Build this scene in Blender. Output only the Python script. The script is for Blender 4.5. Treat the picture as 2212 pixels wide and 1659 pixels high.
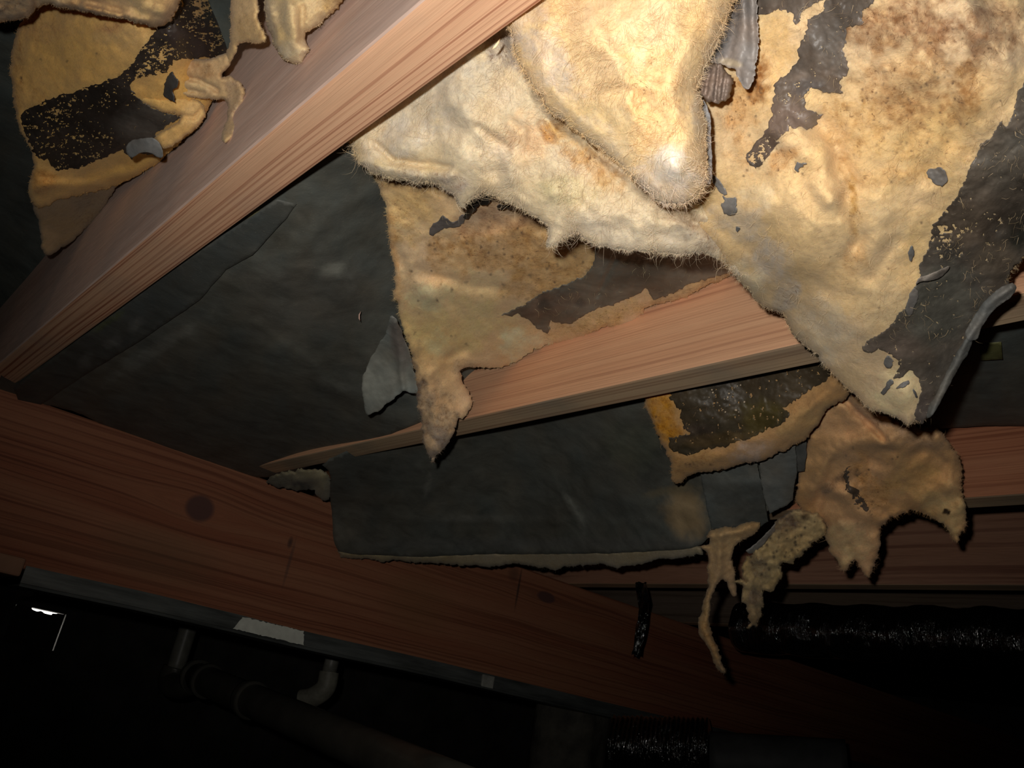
import bpy, math, random
import numpy as np
from mathutils import Matrix, Vector
from mathutils.geometry import delaunay_2d_cdt

for o in list(bpy.data.objects): bpy.data.objects.remove(o)
S = bpy.context.scene
COL = S.collection

# ---------------------------------------------------------------- camera, light, exposure
# world axes: X along the girder, Y along the floor joists (away from the camera), Z up.
# The camera stands in a crawlspace, 0.32 m under the joists.
F = 1840.0; CX, CY = 1106.0, 829.5
ZC = 0.60                                   # camera height over the dirt
E1 = np.array([-0.65929615, -0.16940248, -0.73255128])   # world Y in camera axes
E2 = np.array([0.73107248, -0.37205257, -0.57193523])    # world X in camera axes
UP = np.array([0.17566034, 0.91262278, -0.36913832])     # world Z in camera axes
E1 /= np.linalg.norm(E1); E2 -= E1*(E1@E2); E2 /= np.linalg.norm(E2); UP = np.cross(E2, E1)
CAM0 = np.array([0.0, 0.0, ZC])
cam_d = bpy.data.cameras.new('camera'); cam = bpy.data.objects.new('camera', cam_d); COL.objects.link(cam)
cam_d.sensor_width = 36.0; cam_d.lens = 36.0*F/2212.0; cam_d.clip_start = 0.01; cam_d.clip_end = 60
M3 = np.stack([E2, E1, UP])                 # rows: world axes in camera coords -> camera-to-world
m = Matrix([list(M3[i]) + [float(CAM0[i])] for i in range(3)] + [[0, 0, 0, 1]])
cam.matrix_world = m
S.camera = cam
S.view_settings.view_transform = 'Standard'; S.view_settings.look = 'None'
S.view_settings.gamma = 1.0; S.view_settings.use_curve_mapping = False
S.view_settings.exposure = 0.0

# the camera's own flash, up and to the left of the lens
FLASH_W = 13.5
ld = bpy.data.lights.new('camera_flash', 'SPOT'); ld.spot_size = math.radians(99); ld.spot_blend = 1.0; ld.shadow_soft_size = 0.006
ld.energy = FLASH_W; ld.color = (1.0, 0.955, 0.885)
fl = bpy.data.objects.new('camera_flash', ld); COL.objects.link(fl)
off = M3 @ np.array([-0.026, 0.032, 0.004])
aim = M3 @ np.array([(1200-CX)/F, -(470-CY)/F, -1.0])
fl.matrix_world = Matrix.Translation(Vector(CAM0 + off)) @ Vector(aim).to_track_quat('-Z', 'Y').to_matrix().to_4x4()

# daylight outside the foundation, which only gets in round the vent cover
W = bpy.data.worlds.new('daylight'); S.world = W; W.use_nodes = True
bg = W.node_tree.nodes['Background']; bg.inputs[0].default_value = (1.0, 0.97, 0.90, 1); bg.inputs[1].default_value = 5.0

# ---------------------------------------------------------------- geometry helpers
H = 0.32
def V(x, y):
    """camera-space ray of unit depth through picture point"""
    x = np.asarray(x, float); y = np.asarray(y, float)
    return np.stack([(x-CX)/F, -(y-CY)/F, -np.ones_like(x)], -1)
def W3(x, y, z):
    """world point at depth z (m) behind picture point"""
    return (V(x, y)*np.asarray(z, float)[..., None]) @ M3.T + CAM0
def zz(x, y, z=H): return float(z/(V(x, y)@UP))
def zs(x, y, s): return float(s/(V(x, y)@E2))
def zt(x, y, t): return float(t/(V(x, y)@E1))

_rng = np.random.RandomState(7)
_T = _rng.rand(512, 512)
def vnoise(x, y, seed=0):
    x = np.asarray(x, float) + 37.13*seed + 1000; y = np.asarray(y, float) + 91.7*seed + 1000
    xi = np.floor(x).astype(int); yi = np.floor(y).astype(int); fx = x-xi; fy = y-yi
    fx = fx*fx*fx*(fx*(fx*6-15)+10); fy = fy*fy*fy*(fy*(fy*6-15)+10)
    a = _T[xi % 512, yi % 512]; b = _T[(xi+1) % 512, yi % 512]; c = _T[xi % 512, (yi+1) % 512]; d = _T[(xi+1) % 512, (yi+1) % 512]
    return (a*(1-fx)+b*fx)*(1-fy)+(c*(1-fx)+d*fx)*fy*1.0 - 0.5
def fbm(x, y, seed=0, oct=4, gain=0.5):
    r = 0; a = 1.0; f = 1.0
    for i in range(oct):
        r = r + a*vnoise(x*f, y*f, seed+i*3); a *= gain; f *= 2.03
    return r
def ridged(x, y, seed=0):
    return 1 - 2*np.abs(vnoise(x, y, seed)) * 2

def seg_dist(P, A, B):
    """distance of points P (n,2) to segments A-B (m,2): min"""
    out = np.full(len(P), 1e9)
    AB = B-A; L2 = (AB**2).sum(1)+1e-9
    for i0 in range(0, len(P), 4000):
        p = P[i0:i0+4000]
        t = ((p[:, None]-A[None])*AB[None]).sum(2)/L2; t = np.clip(t, 0, 1)
        q = A[None]+t[..., None]*AB[None]
        out[i0:i0+4000] = np.sqrt(((p[:, None]-q)**2).sum(2)).min(1)
    return out
def inside(P, poly):
    x, y = P[:, 0], P[:, 1]; r = np.zeros(len(P), bool); n = len(poly)
    for i in range(n):
        x1, y1 = poly[i]; x2, y2 = poly[(i+1) % n]
        if y1 == y2: continue
        c = ((y1 > y) != (y2 > y)) & (x < (x2-x1)*(y-y1)/(y2-y1)+x1)
        r ^= c
    return r

class Surf:
    """smooth sheet: depth over the picture, from control points (thin plate), folds and lumps"""
    def __init__(s, ctrl, ridges=(), lumps=(), noise=((0.004, 70), (0.0015, 22)), seed=0):
        c = np.array(ctrl, float); s.c = c[:, :2]/500; n = len(c)
        d = np.linalg.norm(s.c[:, None]-s.c[None], axis=2)
        K = np.where(d > 0, d*d*np.log(d+1e-12), 0) + np.eye(n)*0.01
        Pm = np.c_[np.ones(n), s.c]
        A = np.block([[K, Pm], [Pm.T, np.zeros((3, 3))]])
        s.w = np.linalg.solve(A, np.r_[1/c[:, 2], 0, 0, 0])
        s.ridges = ridges; s.lumps = lumps; s.noise = noise; s.seed = seed
    def __call__(s, P):
        q = P/500
        out = np.empty(len(P))
        for i in range(0, len(P), 20000):
            qq = q[i:i+20000]
            d = np.linalg.norm(qq[:, None]-s.c[None], axis=2)
            out[i:i+20000] = np.where(d > 0, d*d*np.log(d+1e-12), 0) @ s.w[:-3] + s.w[-3] + qq @ s.w[-2:]
        D = 1/np.maximum(out, 0.15)
        for line, amp, wd in s.ridges:
            L = np.array(line, float)
            dd = seg_dist(P + np.c_[fbm(P[:, 0]/60, P[:, 1]/60, 5, 2), fbm(P[:, 0]/60, P[:, 1]/60, 9, 2)]*wd*0.8, L[:-1], L[1:])
            D = D - amp*np.exp(-(dd/wd)**2)
        for (x, y, rx, ry, amp) in s.lumps:
            D = D - amp*np.exp(-((P[:, 0]-x)/rx)**2-((P[:, 1]-y)/ry)**2)
        for k, (a, sc) in enumerate(s.noise):
            D = D - a*fbm(P[:, 0]/sc, P[:, 1]/sc, s.seed+k*11, 3)
        return D

def rough_outline(poly, amp, step, seed, smooth=1, jag=0.0):
    P = np.array(poly, float)
    for _ in range(smooth):
        N = np.roll(P, -1, 0); P = np.stack([P*0.8+N*0.2, P*0.2+N*0.8], 1).reshape(-1, 2)
    out = []
    for i in range(len(P)):
        a = P[i]; b = P[(i+1) % len(P)]; n = max(1, int(np.linalg.norm(b-a)/step))
        for k in range(n): out.append(a+(b-a)*k/n)
    Q = np.array(out)
    if amp > 0:
        Q = Q + amp*np.c_[fbm(Q[:, 0]/28, Q[:, 1]/28, seed, 3, .6), fbm(Q[:, 0]/28, Q[:, 1]/28, seed+50, 3, .6)]*1.6
    if jag > 0: Q = Q + jag*np.c_[fbm(Q[:, 0]/7, Q[:, 1]/7, seed+90, 3, .7), fbm(Q[:, 0]/7, Q[:, 1]/7, seed+140, 3, .7)]*1.7
    keep = [0]
    for i in range(1, len(Q)):
        if np.linalg.norm(Q[i]-Q[keep[-1]]) > step*0.35: keep.append(i)
    return Q[keep]

def cdt(outline, step, seed):
    lo, hi = outline.min(0), outline.max(0)
    gx, gy = np.meshgrid(np.arange(lo[0], hi[0], step), np.arange(lo[1], hi[1], step*0.87))
    gx = gx + (np.arange(gx.shape[0])[:, None] % 2)*step*0.5
    G = np.c_[gx.ravel(), gy.ravel()]; r = np.random.RandomState(seed)
    G = G + (r.rand(*G.shape)-0.5)*step*0.5
    G = G[inside(G, outline)]
    if len(G): G = G[seg_dist(G, outline, np.roll(outline, -1, 0)) > step*0.45]
    n = len(outline); pts = np.r_[outline, G]
    res = delaunay_2d_cdt([Vector(p) for p in pts], [], [list(range(n))], 1, 1e-5)
    vo = np.array([[v[0], v[1]] for v in res[0]]); fo = np.array([list(f) for f in res[2] if len(f) == 3])
    return vo, fo

def mesh_obj(name, verts, faces, mat, parent=None, colors=None, smooth=True):
    me = bpy.data.meshes.new(name)
    verts = np.asarray(verts, float)
    if isinstance(faces, np.ndarray) and faces.ndim == 2:
        nf, k = faces.shape
        me.vertices.add(len(verts)); me.vertices.foreach_set('co', verts.astype(np.float32).ravel())
        me.loops.add(nf*k); me.loops.foreach_set('vertex_index', faces.astype(np.int32).ravel())
        me.polygons.add(nf); me.polygons.foreach_set('loop_start', (np.arange(nf)*k).astype(np.int32))
        me.polygons.foreach_set('loop_total', np.full(nf, k, np.int32))
        me.update(calc_edges=True); me.validate()
    else:
        me.from_pydata([tuple(v) for v in verts], [], [tuple(int(i) for i in f) for f in faces])
    if smooth: me.shade_smooth()
    if colors is not None:
        at = me.color_attributes.new('albedo', 'FLOAT_COLOR', 'POINT')
        at.data.foreach_set('color', (colors if colors.shape[1] == 4 else np.c_[colors, np.ones(len(colors))]).astype(np.float32).ravel())
    for mm in (mat if isinstance(mat, (list, tuple)) else [mat]): me.materials.append(mm)
    o = bpy.data.objects.new(name, me); COL.objects.link(o)
    if parent is not None: o.parent = parent
    return o
def tag(o, label=None, cat=None, group=None, kind=None):
    if label: o['label'] = label
    if cat: o['category'] = cat
    if group: o['group'] = group
    if kind: o['kind'] = kind
    return o

def blobs(P, base, items, seed, gain=1.0, sat=1.12):
    """albedo: base mottled by noise, with stains"""
    n = len(P); c = np.tile(np.array(base, float), (n, 1)); stain = np.full(n, .12)
    v = fbm(P[:, 0]/80, P[:, 1]/80, seed+1, 4); w = fbm(P[:, 0]/160, P[:, 1]/160, seed+2, 3)
    c *= (1+0.16*v)[:, None]; c[:, 2] *= 1+0.25*w; c[:, 1] *= 1+0.05*w
    jx = fbm(P[:, 0]/30, P[:, 1]/30, seed+20, 4, .6); jy = fbm(P[:, 0]/30, P[:, 1]/30, seed+30, 4, .6)
    for it in items:
        x, y, rx, ry, ang, col, st = it[:7]; soft = it[7] if len(it) > 7 else 1.0
        a = math.radians(ang); dx = P[:, 0]-x; dy = P[:, 1]-y
        u = (dx*math.cos(a)+dy*math.sin(a))/rx; w_ = (-dx*math.sin(a)+dy*math.cos(a))/ry
        r = np.sqrt(u*u+w_*w_) + 0.7*(jx+0.5*jy)
        k = st*np.clip((1.25-r)/(0.55*soft), 0, 1)
        k = k*(0.8+0.7*fbm(P[:, 0]/14, P[:, 1]/14, seed+3, 3, .6))
        k = np.clip(k, 0, 1)[:, None]
        if sum(col) < sum(base)*.93: stain = np.maximum(stain, k[:, 0])
        c = c*(1-k)+np.array(col)*k
    L = c.mean(1, keepdims=True); c = (L+(c-L)*sat)*gain*np.array([.93, .855, .825])
    return np.c_[np.clip(c, 0.004, 0.97), stain]

def fibres(surf_f, pts, dirs, Lpx, wid, rs, colf, curl=0.5, lift=0.25, bright=1.12):
    """thin tapered glass fibres; returns verts, tris, colours"""
    n = len(pts); k = 4
    D0 = surf_f(pts); base = W3(pts[:, 0], pts[:, 1], D0-0.0003)
    tip2 = pts + dirs*Lpx[:, None]
    tip = W3(tip2[:, 0], tip2[:, 1], D0 - lift*Lpx*D0/F*rs.uniform(-.3, 1, n))
    d = tip-base; L = np.linalg.norm(d, axis=1, keepdims=True)+1e-9; dn = d/L
    rv = rs.normal(size=(n, 3)); side = np.cross(dn, rv); side /= np.linalg.norm(side, axis=1, keepdims=True)+1e-9
    bend = np.cross(dn, rs.normal(size=(n, 3)))*L*curl
    ts = np.linspace(0, 1, k+1); vs = []
    for t in ts:
        c = base + d*t + bend*(t*(1-t) + 0.3*t*t*np.sin(t*5))
        ww = wid[:, None]*(1-t)**0.5*0.5
        vs.append(c-side*ww); vs.append(c+side*ww)
    Vv = np.stack(vs, 1).reshape(-1, 3); b = (np.arange(n)*(2*(k+1)))[:, None]; fs = []
    for i in range(k):
        a0 = 2*i
        fs += [np.c_[b+a0, b+a0+1, b+a0+2], np.c_[b+a0+1, b+a0+3, b+a0+2]]
    col = np.repeat(np.clip(colf(pts)*bright+0.02, 0, .95), 2*(k+1), 0)
    return Vv, np.concatenate(fs), col

def sheet(name, outline, surf, mat, colf, thick=0.012, rnd=16, krnd=0.7, rough=3.0, step=5.0, seed=1, parent=None,
          keep=None, offset=0.0, fuzz=0, fuzzlen=(6, 16), hairs=0, hairlen=(12, 40), fw=(0.00006, 0.00018), smooth=1, fine=0.0006, jag=None):
    if jag is None: jag = 1.3*rough if mat in (M_PAPER_OLD,) else (min(2.6, .8*rough) if mat is M_WOOL else .5*rough)
    step0 = step
    out = rough_outline(outline, rough, 3.4 if step < 7 else step, seed, smooth, jag)
    v, f = cdt(out, step, seed)
    if keep is not None:
        cen = v[f].mean(1); f = f[keep(cen)]
    # boundary
    e = np.sort(np.r_[f[:, [0, 1]], f[:, [1, 2]], f[:, [2, 0]]], 1)
    ue, inv, cnt = np.unique(e, axis=0, return_inverse=True, return_counts=True)
    de = np.r_[f[:, [0, 1]], f[:, [1, 2]], f[:, [2, 0]]]
    be = de[cnt[inv.ravel()] == 1]
    if rnd > 0:
        dist = seg_dist(v, v[be[:, 0]], v[be[:, 1]])
        k = np.clip(1-dist/rnd, 0, 1); sag = krnd*thick*(1-np.sqrt(np.maximum(0, 1-k*k)))
    else: sag = np.zeros(len(v))
    Ds = surf(v) + offset
    D = Ds + sag
    if fine: D = D - fine*fbm(v[:, 0]/7, v[:, 1]/7, seed+5, 2)
    front = W3(v[:, 0], v[:, 1], D); back = W3(v[:, 0], v[:, 1], Ds+thick+0.15*thick*fbm(v[:, 0]/50, v[:, 1]/50, seed+8, 2))
    n = len(v)
    F1 = f; F2 = f[:, ::-1]+n
    # orient the front towards the camera
    t = front[f[0]]; nn = np.cross(t[1]-t[0], t[2]-t[0])
    if nn @ (CAM0-t[0]) < 0: F1, F2 = F1[:, ::-1], F2[:, ::-1]; be2 = be[:, ::-1]
    else: be2 = be
    side = np.r_[np.c_[be2[:, 1], be2[:, 0], be2[:, 0]+n], np.c_[be2[:, 1], be2[:, 0]+n, be2[:, 1]+n]]
    C = colf(v); VV = [front, back]; FF = [F1, F2, side]; CC = [C, C]; tot = 2*n
    rs = np.random.RandomState(seed+99)
    sf = lambda p: surf(p)+offset
    if fuzz:
        fuzz = int(fuzz*2.0)
        i = rs.randint(0, len(be), fuzz); a = v[be[i, 0]]; b = v[be[i, 1]]; p = a+(b-a)*rs.rand(fuzz, 1)
        d = b-a; nrm = np.c_[d[:, 1], -d[:, 0]]; nrm /= np.linalg.norm(nrm, axis=1, keepdims=True)+1e-9
        tri0 = v[f].mean(1)
        q = p+nrm*6; ins = inside(q, out); nrm[ins] *= -1
        ang = rs.normal(0, .7, fuzz); ca, sa = np.cos(ang), np.sin(ang)
        dd = np.c_[nrm[:, 0]*ca-nrm[:, 1]*sa, nrm[:, 0]*sa+nrm[:, 1]*ca]
        p = p - nrm*3
        L = rs.uniform(*fuzzlen, fuzz)*.8*(0.4+1.2*np.clip(fbm(p[:, 0]/40, p[:, 1]/40, seed+70, 2)+.5, 0, 1))
        sf2 = lambda pp: surf(pp)+offset+krnd*thick*0.6*rs.rand(len(pp))
        a_, b_, c_ = fibres(sf2, p, dd, L, rs.uniform(*fw, fuzz), rs, colf)
        VV.append(a_); FF.append(b_+tot); CC.append(c_); tot += len(a_)
    if hairs:
        cen = v[f].mean(1); cen = cen[rs.randint(0, len(cen), hairs)] + rs.normal(0, 2, (hairs, 2))
        ang = 3.0*fbm(cen[:, 0]/90, cen[:, 1]/90, seed+60, 2)*2+rs.normal(0, .6, hairs)+1.3
        dd = np.c_[np.cos(ang), np.sin(ang)]
        a_, b_, c_ = fibres(sf, cen, dd, rs.uniform(*hairlen, hairs), rs.uniform(*fw, hairs), rs, colf, curl=.6, lift=.10, bright=1.12)
        VV.append(a_); FF.append(b_+tot); CC.append(c_); tot += len(a_)
    return mesh_obj(name, np.concatenate(VV), np.concatenate(FF), mat, parent, np.concatenate(CC))

# ---------------------------------------------------------------- materials
def new_mat(name):
    mt = bpy.data.materials.new(name); mt.use_nodes = True
    nt = mt.node_tree; nt.nodes.clear()
    o = nt.nodes.new('ShaderNodeOutputMaterial'); b = nt.nodes.new('ShaderNodeBsdfPrincipled')
    nt.links.new(b.outputs[0], o.inputs[0])
    return mt, nt, b
def N(nt, t, **k):
    n = nt.nodes.new(t)
    for a, v in k.items():
        if a.startswith('i_'):
            key = a[2:]; key = int(key) if key.isdigit() else key.replace('_', ' ')
            n.inputs[key].default_value = v
        else: setattr(n, a, v)
    return n
def math_(nt, op, a, b=None, c=None):
    n = nt.nodes.new('ShaderNodeMath'); n.operation = op
    for i, x in enumerate((a, b, c)):
        if x is None: continue
        if isinstance(x, (int, float)): n.inputs[i].default_value = x
        else: nt.links.new(x, n.inputs[i])
    return n.outputs[0]
def mixc(nt, fac, a, b, mode='MIX'):
    n = nt.nodes.new('ShaderNodeMix'); n.data_type = 'RGBA'; n.blend_type = mode
    for key, x in ((0, fac), (6, a), (7, b)):
        if isinstance(x, (int, float)): n.inputs[key].default_value = x
        elif isinstance(x, tuple): n.inputs[key].default_value = (*x, 1) if len(x) == 3 else x
        else: nt.links.new(x, n.inputs[key])
    return n.outputs[2]
def ramp(nt, fac, stops):
    n = nt.nodes.new('ShaderNodeValToRGB'); el = n.color_ramp.elements
    while len(el) > 1: el.remove(el[-1])
    for i, (p, c) in enumerate(stops):
        e = el[0] if i == 0 else el.new(p)
        e.position = p; e.color = (*c, 1) if isinstance(c, tuple) else (c, c, c, 1)
    nt.links.new(fac, n.inputs[0]); return n.outputs[0]

def wool_mat():
    mt, nt, b = new_mat('glass_wool')
    at = N(nt, 'ShaderNodeAttribute', attribute_name='albedo')
    tc = N(nt, 'ShaderNodeTexCoord')
    n1 = N(nt, 'ShaderNodeTexNoise', i_Scale=420.0, i_Detail=4.0, i_Roughness=.7, i_Distortion=1.2); nt.links.new(tc.outputs['Object'], n1.inputs['Vector'])
    mp = N(nt, 'ShaderNodeMapping'); mp.inputs['Scale'].default_value = (900, 90, 220); mp.inputs['Rotation'].default_value = (.4, .7, .9)
    nt.links.new(tc.outputs['Object'], mp.inputs[0])
    n2 = N(nt, 'ShaderNodeTexNoise', i_Scale=1.0, i_Detail=5.0, i_Roughness=.65, i_Distortion=2.5); nt.links.new(mp.outputs[0], n2.inputs['Vector'])
    n3 = N(nt, 'ShaderNodeTexNoise', i_Scale=75.0, i_Detail=6.0, i_Roughness=.65, i_Distortion=.6); nt.links.new(tc.outputs['Object'], n3.inputs['Vector'])
    s = math_(nt, 'ADD', math_(nt, 'MULTIPLY', n1.outputs[0], .5), math_(nt, 'MULTIPLY', n2.outputs[0], .5))
    k = ramp(nt, s, [(0.32, .72), (0.5, 1.0), (0.68, 1.14)])
    c = mixc(nt, 1.0, at.outputs['Color'], k, 'MULTIPLY')
    n5 = N(nt, 'ShaderNodeTexNoise', i_Scale=170.0, i_Detail=9.0, i_Roughness=.72, i_Distortion=.3); nt.links.new(tc.outputs['Object'], n5.inputs['Vector'])
    sk = math_(nt, 'MULTIPLY', ramp(nt, n5.outputs[0], [(.47, 0.0), (.60, .75), (.72, 1.0)]), math_(nt, 'MULTIPLY', at.outputs['Alpha'], 1.0))
    c = mixc(nt, sk, c, mixc(nt, 1.0, c, (.56, .44, .34), 'MULTIPLY'))
    n7 = N(nt, 'ShaderNodeTexNoise', i_Scale=330.0, i_Detail=4.0, i_Roughness=.6, i_Distortion=1.5); nt.links.new(tc.outputs['Object'], n7.inputs['Vector'])
    pep = math_(nt, 'MULTIPLY', ramp(nt, n7.outputs[0], [(.59, 0.0), (.67, 1.0)]), math_(nt, 'MINIMUM', math_(nt, 'MULTIPLY', at.outputs['Alpha'], 1.1), .85))
    c = mixc(nt, pep, c, (.17, .085, .04))
    n6 = N(nt, 'ShaderNodeTexNoise', i_Scale=38.0, i_Detail=5.0, i_Roughness=.6); nt.links.new(tc.outputs['Object'], n6.inputs['Vector'])
    c = mixc(nt, 1.0, c, ramp(nt, n6.outputs[0], [(.3, (.94, .91, .85)), (.5, (1.0, 1.0, 1.0)), (.7, (1.03, 1.04, 1.07))]), 'MULTIPLY')
    nt.links.new(c, b.inputs['Base Color'])
    b.inputs['Roughness'].default_value = .85; b.inputs['Specular IOR Level'].default_value = .05
    b.inputs['Sheen Weight'].default_value = .08; b.inputs['Sheen Roughness'].default_value = .5
    b.inputs['Subsurface Weight'].default_value = .35; b.inputs['Subsurface Radius'].default_value = (1.0, .7, .4); b.inputs['Subsurface Scale'].default_value = .006
    h = math_(nt, 'ADD', math_(nt, 'MULTIPLY', s, .55), math_(nt, 'MULTIPLY', n3.outputs[0], .9))
    bp = N(nt, 'ShaderNodeBump', i_Strength=.38, i_Distance=.0016); nt.links.new(h, bp.inputs['Height']); nt.links.new(bp.outputs[0], b.inputs['Normal'])
    return mt
def paper_mat(name='kraft_facing', rough=.6, grit=1.0, spec=.35):
    mt, nt, b = new_mat(name)
    at = N(nt, 'ShaderNodeAttribute', attribute_name='albedo'); tc = N(nt, 'ShaderNodeTexCoord')
    n1 = N(nt, 'ShaderNodeTexNoise', i_Scale=26.0, i_Detail=8.0, i_Roughness=.62, i_Distortion=.4); nt.links.new(tc.outputs['Object'], n1.inputs['Vector'])
    n2 = N(nt, 'ShaderNodeTexNoise', i_Scale=500.0, i_Detail=3.0); nt.links.new(tc.outputs['Object'], n2.inputs['Vector'])
    k = ramp(nt, n1.outputs[0], [(.3, 1-.3*grit), (.5, 1.0), (.68, 1+.25*grit)])
    c = mixc(nt, 1.0, at.outputs['Color'], k, 'MULTIPLY')
    sp = ramp(nt, n2.outputs[0], [(.66, 0.0), (.78, 1.0)])
    c = mixc(nt, math_(nt, 'MULTIPLY', sp, .35), c, (.36, .32, .25))
    nt.links.new(c, b.inputs['Base Color']); b.inputs['Roughness'].default_value = rough; b.inputs['Specular IOR Level'].default_value = spec
    n4 = N(nt, 'ShaderNodeTexNoise', i_Scale=60.0, i_Detail=5.0); nt.links.new(tc.outputs['Object'], n4.inputs['Vector'])
    bp = N(nt, 'ShaderNodeBump', i_Strength=.5, i_Distance=.0012); nt.links.new(math_(nt, 'ADD', n4.outputs[0], math_(nt, 'MULTIPLY', n2.outputs[0], .25)), bp.inputs['Height'])
    nt.links.new(bp.outputs[0], b.inputs['Normal'])
    return mt
def wood_mat(name, axis_u, axis_v, light, mid, dark, freq=260.0, contrast=1.0, knots=(), grey=None, wav=.0022, stains=()):
    """softwood: u runs along the grain, v across it (object coordinates, metres)"""
    mt, nt, b = new_mat(name)
    tc = N(nt, 'ShaderNodeTexCoord'); sx = N(nt, 'ShaderNodeSeparateXYZ'); nt.links.new(tc.outputs['Object'], sx.inputs[0])
    u = sx.outputs[axis_u]; v = sx.outputs[axis_v]; w3 = math_(nt, 'MULTIPLY', sx.outputs[3-axis_u-axis_v], 9.0)
    cw = N(nt, 'ShaderNodeCombineXYZ'); nt.links.new(w3, cw.inputs[2]); nt.links.new(math_(nt, 'MULTIPLY', u, 2.2), cw.inputs[0]); nt.links.new(math_(nt, 'MULTIPLY', v, 7.0), cw.inputs[1])
    nw = N(nt, 'ShaderNodeTexNoise', i_Scale=1.0, i_Detail=2.0); nt.links.new(cw.outputs[0], nw.inputs['Vector'])
    vv = math_(nt, 'ADD', v, math_(nt, 'MULTIPLY', math_(nt, 'SUBTRACT', nw.outputs[0], .5), wav*8))
    kd = None
    for (ku, kv, ru, rv, amp) in knots:
        du = math_(nt, 'DIVIDE', math_(nt, 'SUBTRACT', u, ku), ru*3.2); dv = math_(nt, 'DIVIDE', math_(nt, 'SUBTRACT', v, kv), rv*2.2)
        r2 = math_(nt, 'ADD', math_(nt, 'MULTIPLY', du, du), math_(nt, 'MULTIPLY', dv, dv))
        g = math_(nt, 'EXPONENT', math_(nt, 'MULTIPLY', r2, -1.0))
        sg = math_(nt, 'DIVIDE', math_(nt, 'SUBTRACT', v, kv), math_(nt, 'ADD', math_(nt, 'ABSOLUTE', math_(nt, 'SUBTRACT', v, kv)), .006))
        vv = math_(nt, 'SUBTRACT', vv, math_(nt, 'MULTIPLY', math_(nt, 'MULTIPLY', g, sg), amp))
        du2 = math_(nt, 'DIVIDE', math_(nt, 'SUBTRACT', u, ku), ru); dv2 = math_(nt, 'DIVIDE', math_(nt, 'SUBTRACT', v, kv), rv)
        rr = math_(nt, 'ADD', math_(nt, 'MULTIPLY', du2, du2), math_(nt, 'MULTIPLY', dv2, dv2))
        kk = ramp(nt, rr, [(0.0, 1.0), (.75, .9), (1.0, .25), (1.0, 0.0)]) if False else math_(nt, 'MAXIMUM', 0.0, math_(nt, 'SUBTRACT', 1.0, math_(nt, 'POWER', rr, 1.6)))
        kd = kk if kd is None else math_(nt, 'MAXIMUM', kd, kk)
    cb = N(nt, 'ShaderNodeCombineXYZ'); nt.links.new(w3, cb.inputs[2]); nt.links.new(math_(nt, 'MULTIPLY', u, 1.3), cb.inputs[0]); nt.links.new(math_(nt, 'MULTIPLY', vv, freq), cb.inputs[1])
    g1 = N(nt, 'ShaderNodeTexNoise', i_Scale=1.0, i_Detail=1.5, i_Roughness=.5); nt.links.new(cb.outputs[0], g1.inputs['Vector'])
    cb2 = N(nt, 'ShaderNodeCombineXYZ'); nt.links.new(w3, cb2.inputs[2]); nt.links.new(math_(nt, 'MULTIPLY', u, 30.0), cb2.inputs[0]); nt.links.new(math_(nt, 'MULTIPLY', vv, freq*7), cb2.inputs[1])
    g2 = N(nt, 'ShaderNodeTexNoise', i_Scale=1.0, i_Detail=3.0); nt.links.new(cb2.outputs[0], g2.inputs['Vector'])
    cb3 = N(nt, 'ShaderNodeCombineXYZ'); nt.links.new(w3, cb3.inputs[2]); nt.links.new(math_(nt, 'MULTIPLY', u, 1.6), cb3.inputs[0]); nt.links.new(math_(nt, 'MULTIPLY', vv, freq*.12), cb3.inputs[1])
    g3 = N(nt, 'ShaderNodeTexNoise', i_Scale=1.0, i_Detail=2.0); nt.links.new(cb3.outputs[0], g3.inputs['Vector'])
    c0 = ramp(nt, g3.outputs[0], [(.35, mid), (.62, light)])
    lines = ramp(nt, g1.outputs[0], [(.50, 0.0), (.60, .75), (.68, 1.0)])
    lm = math_(nt, 'MULTIPLY', lines, math_(nt, 'MULTIPLY', ramp(nt, g3.outputs[0], [(.38, 1.0), (.7, .35)]), contrast))
    c = mixc(nt, lm, c0, dark)
    c = mixc(nt, 1.0, c, ramp(nt, g2.outputs[0], [(.3, .86), (.7, 1.1)]), 'MULTIPLY')
    if grey:
        ng = N(nt, 'ShaderNodeTexNoise', i_Scale=9.0, i_Detail=5.0); nt.links.new(tc.outputs['Object'], ng.inputs['Vector'])
        c = mixc(nt, math_(nt, 'MULTIPLY', ramp(nt, ng.outputs[0], [(.45, 0.0), (.7, 1.0)]), grey[1]), c, grey[0])
    if kd is not None: c = mixc(nt, math_(nt, 'MINIMUM', math_(nt, 'MULTIPLY', kd, 1.4), .9), c, (.10, .05, .045))
    for (su, sv, ru, rv, scol, st) in stains:
        du2 = math_(nt, 'DIVIDE', math_(nt, 'SUBTRACT', u, su), ru); dv2 = math_(nt, 'DIVIDE', math_(nt, 'SUBTRACT', v, sv), rv)
        rr = math_(nt, 'ADD', math_(nt, 'MULTIPLY', du2, du2), math_(nt, 'MULTIPLY', dv2, dv2))
        g = math_(nt, 'MULTIPLY', math_(nt, 'MAXIMUM', 0.0, math_(nt, 'SUBTRACT', 1.0, rr)), st)
        c = mixc(nt, g, c, scol)
    nt.links.new(c, b.inputs['Base Color']); b.inputs['Roughness'].default_value = .72; b.inputs['Specular IOR Level'].default_value = .22
    bp = N(nt, 'ShaderNodeBump', i_Strength=.35, i_Distance=.0006); nt.links.new(math_(nt, 'ADD', g1.outputs[0], math_(nt, 'MULTIPLY', g2.outputs[0], .6)), bp.inputs['Height'])
    nt.links.new(bp.outputs[0], b.inputs['Normal'])
    return mt
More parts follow.
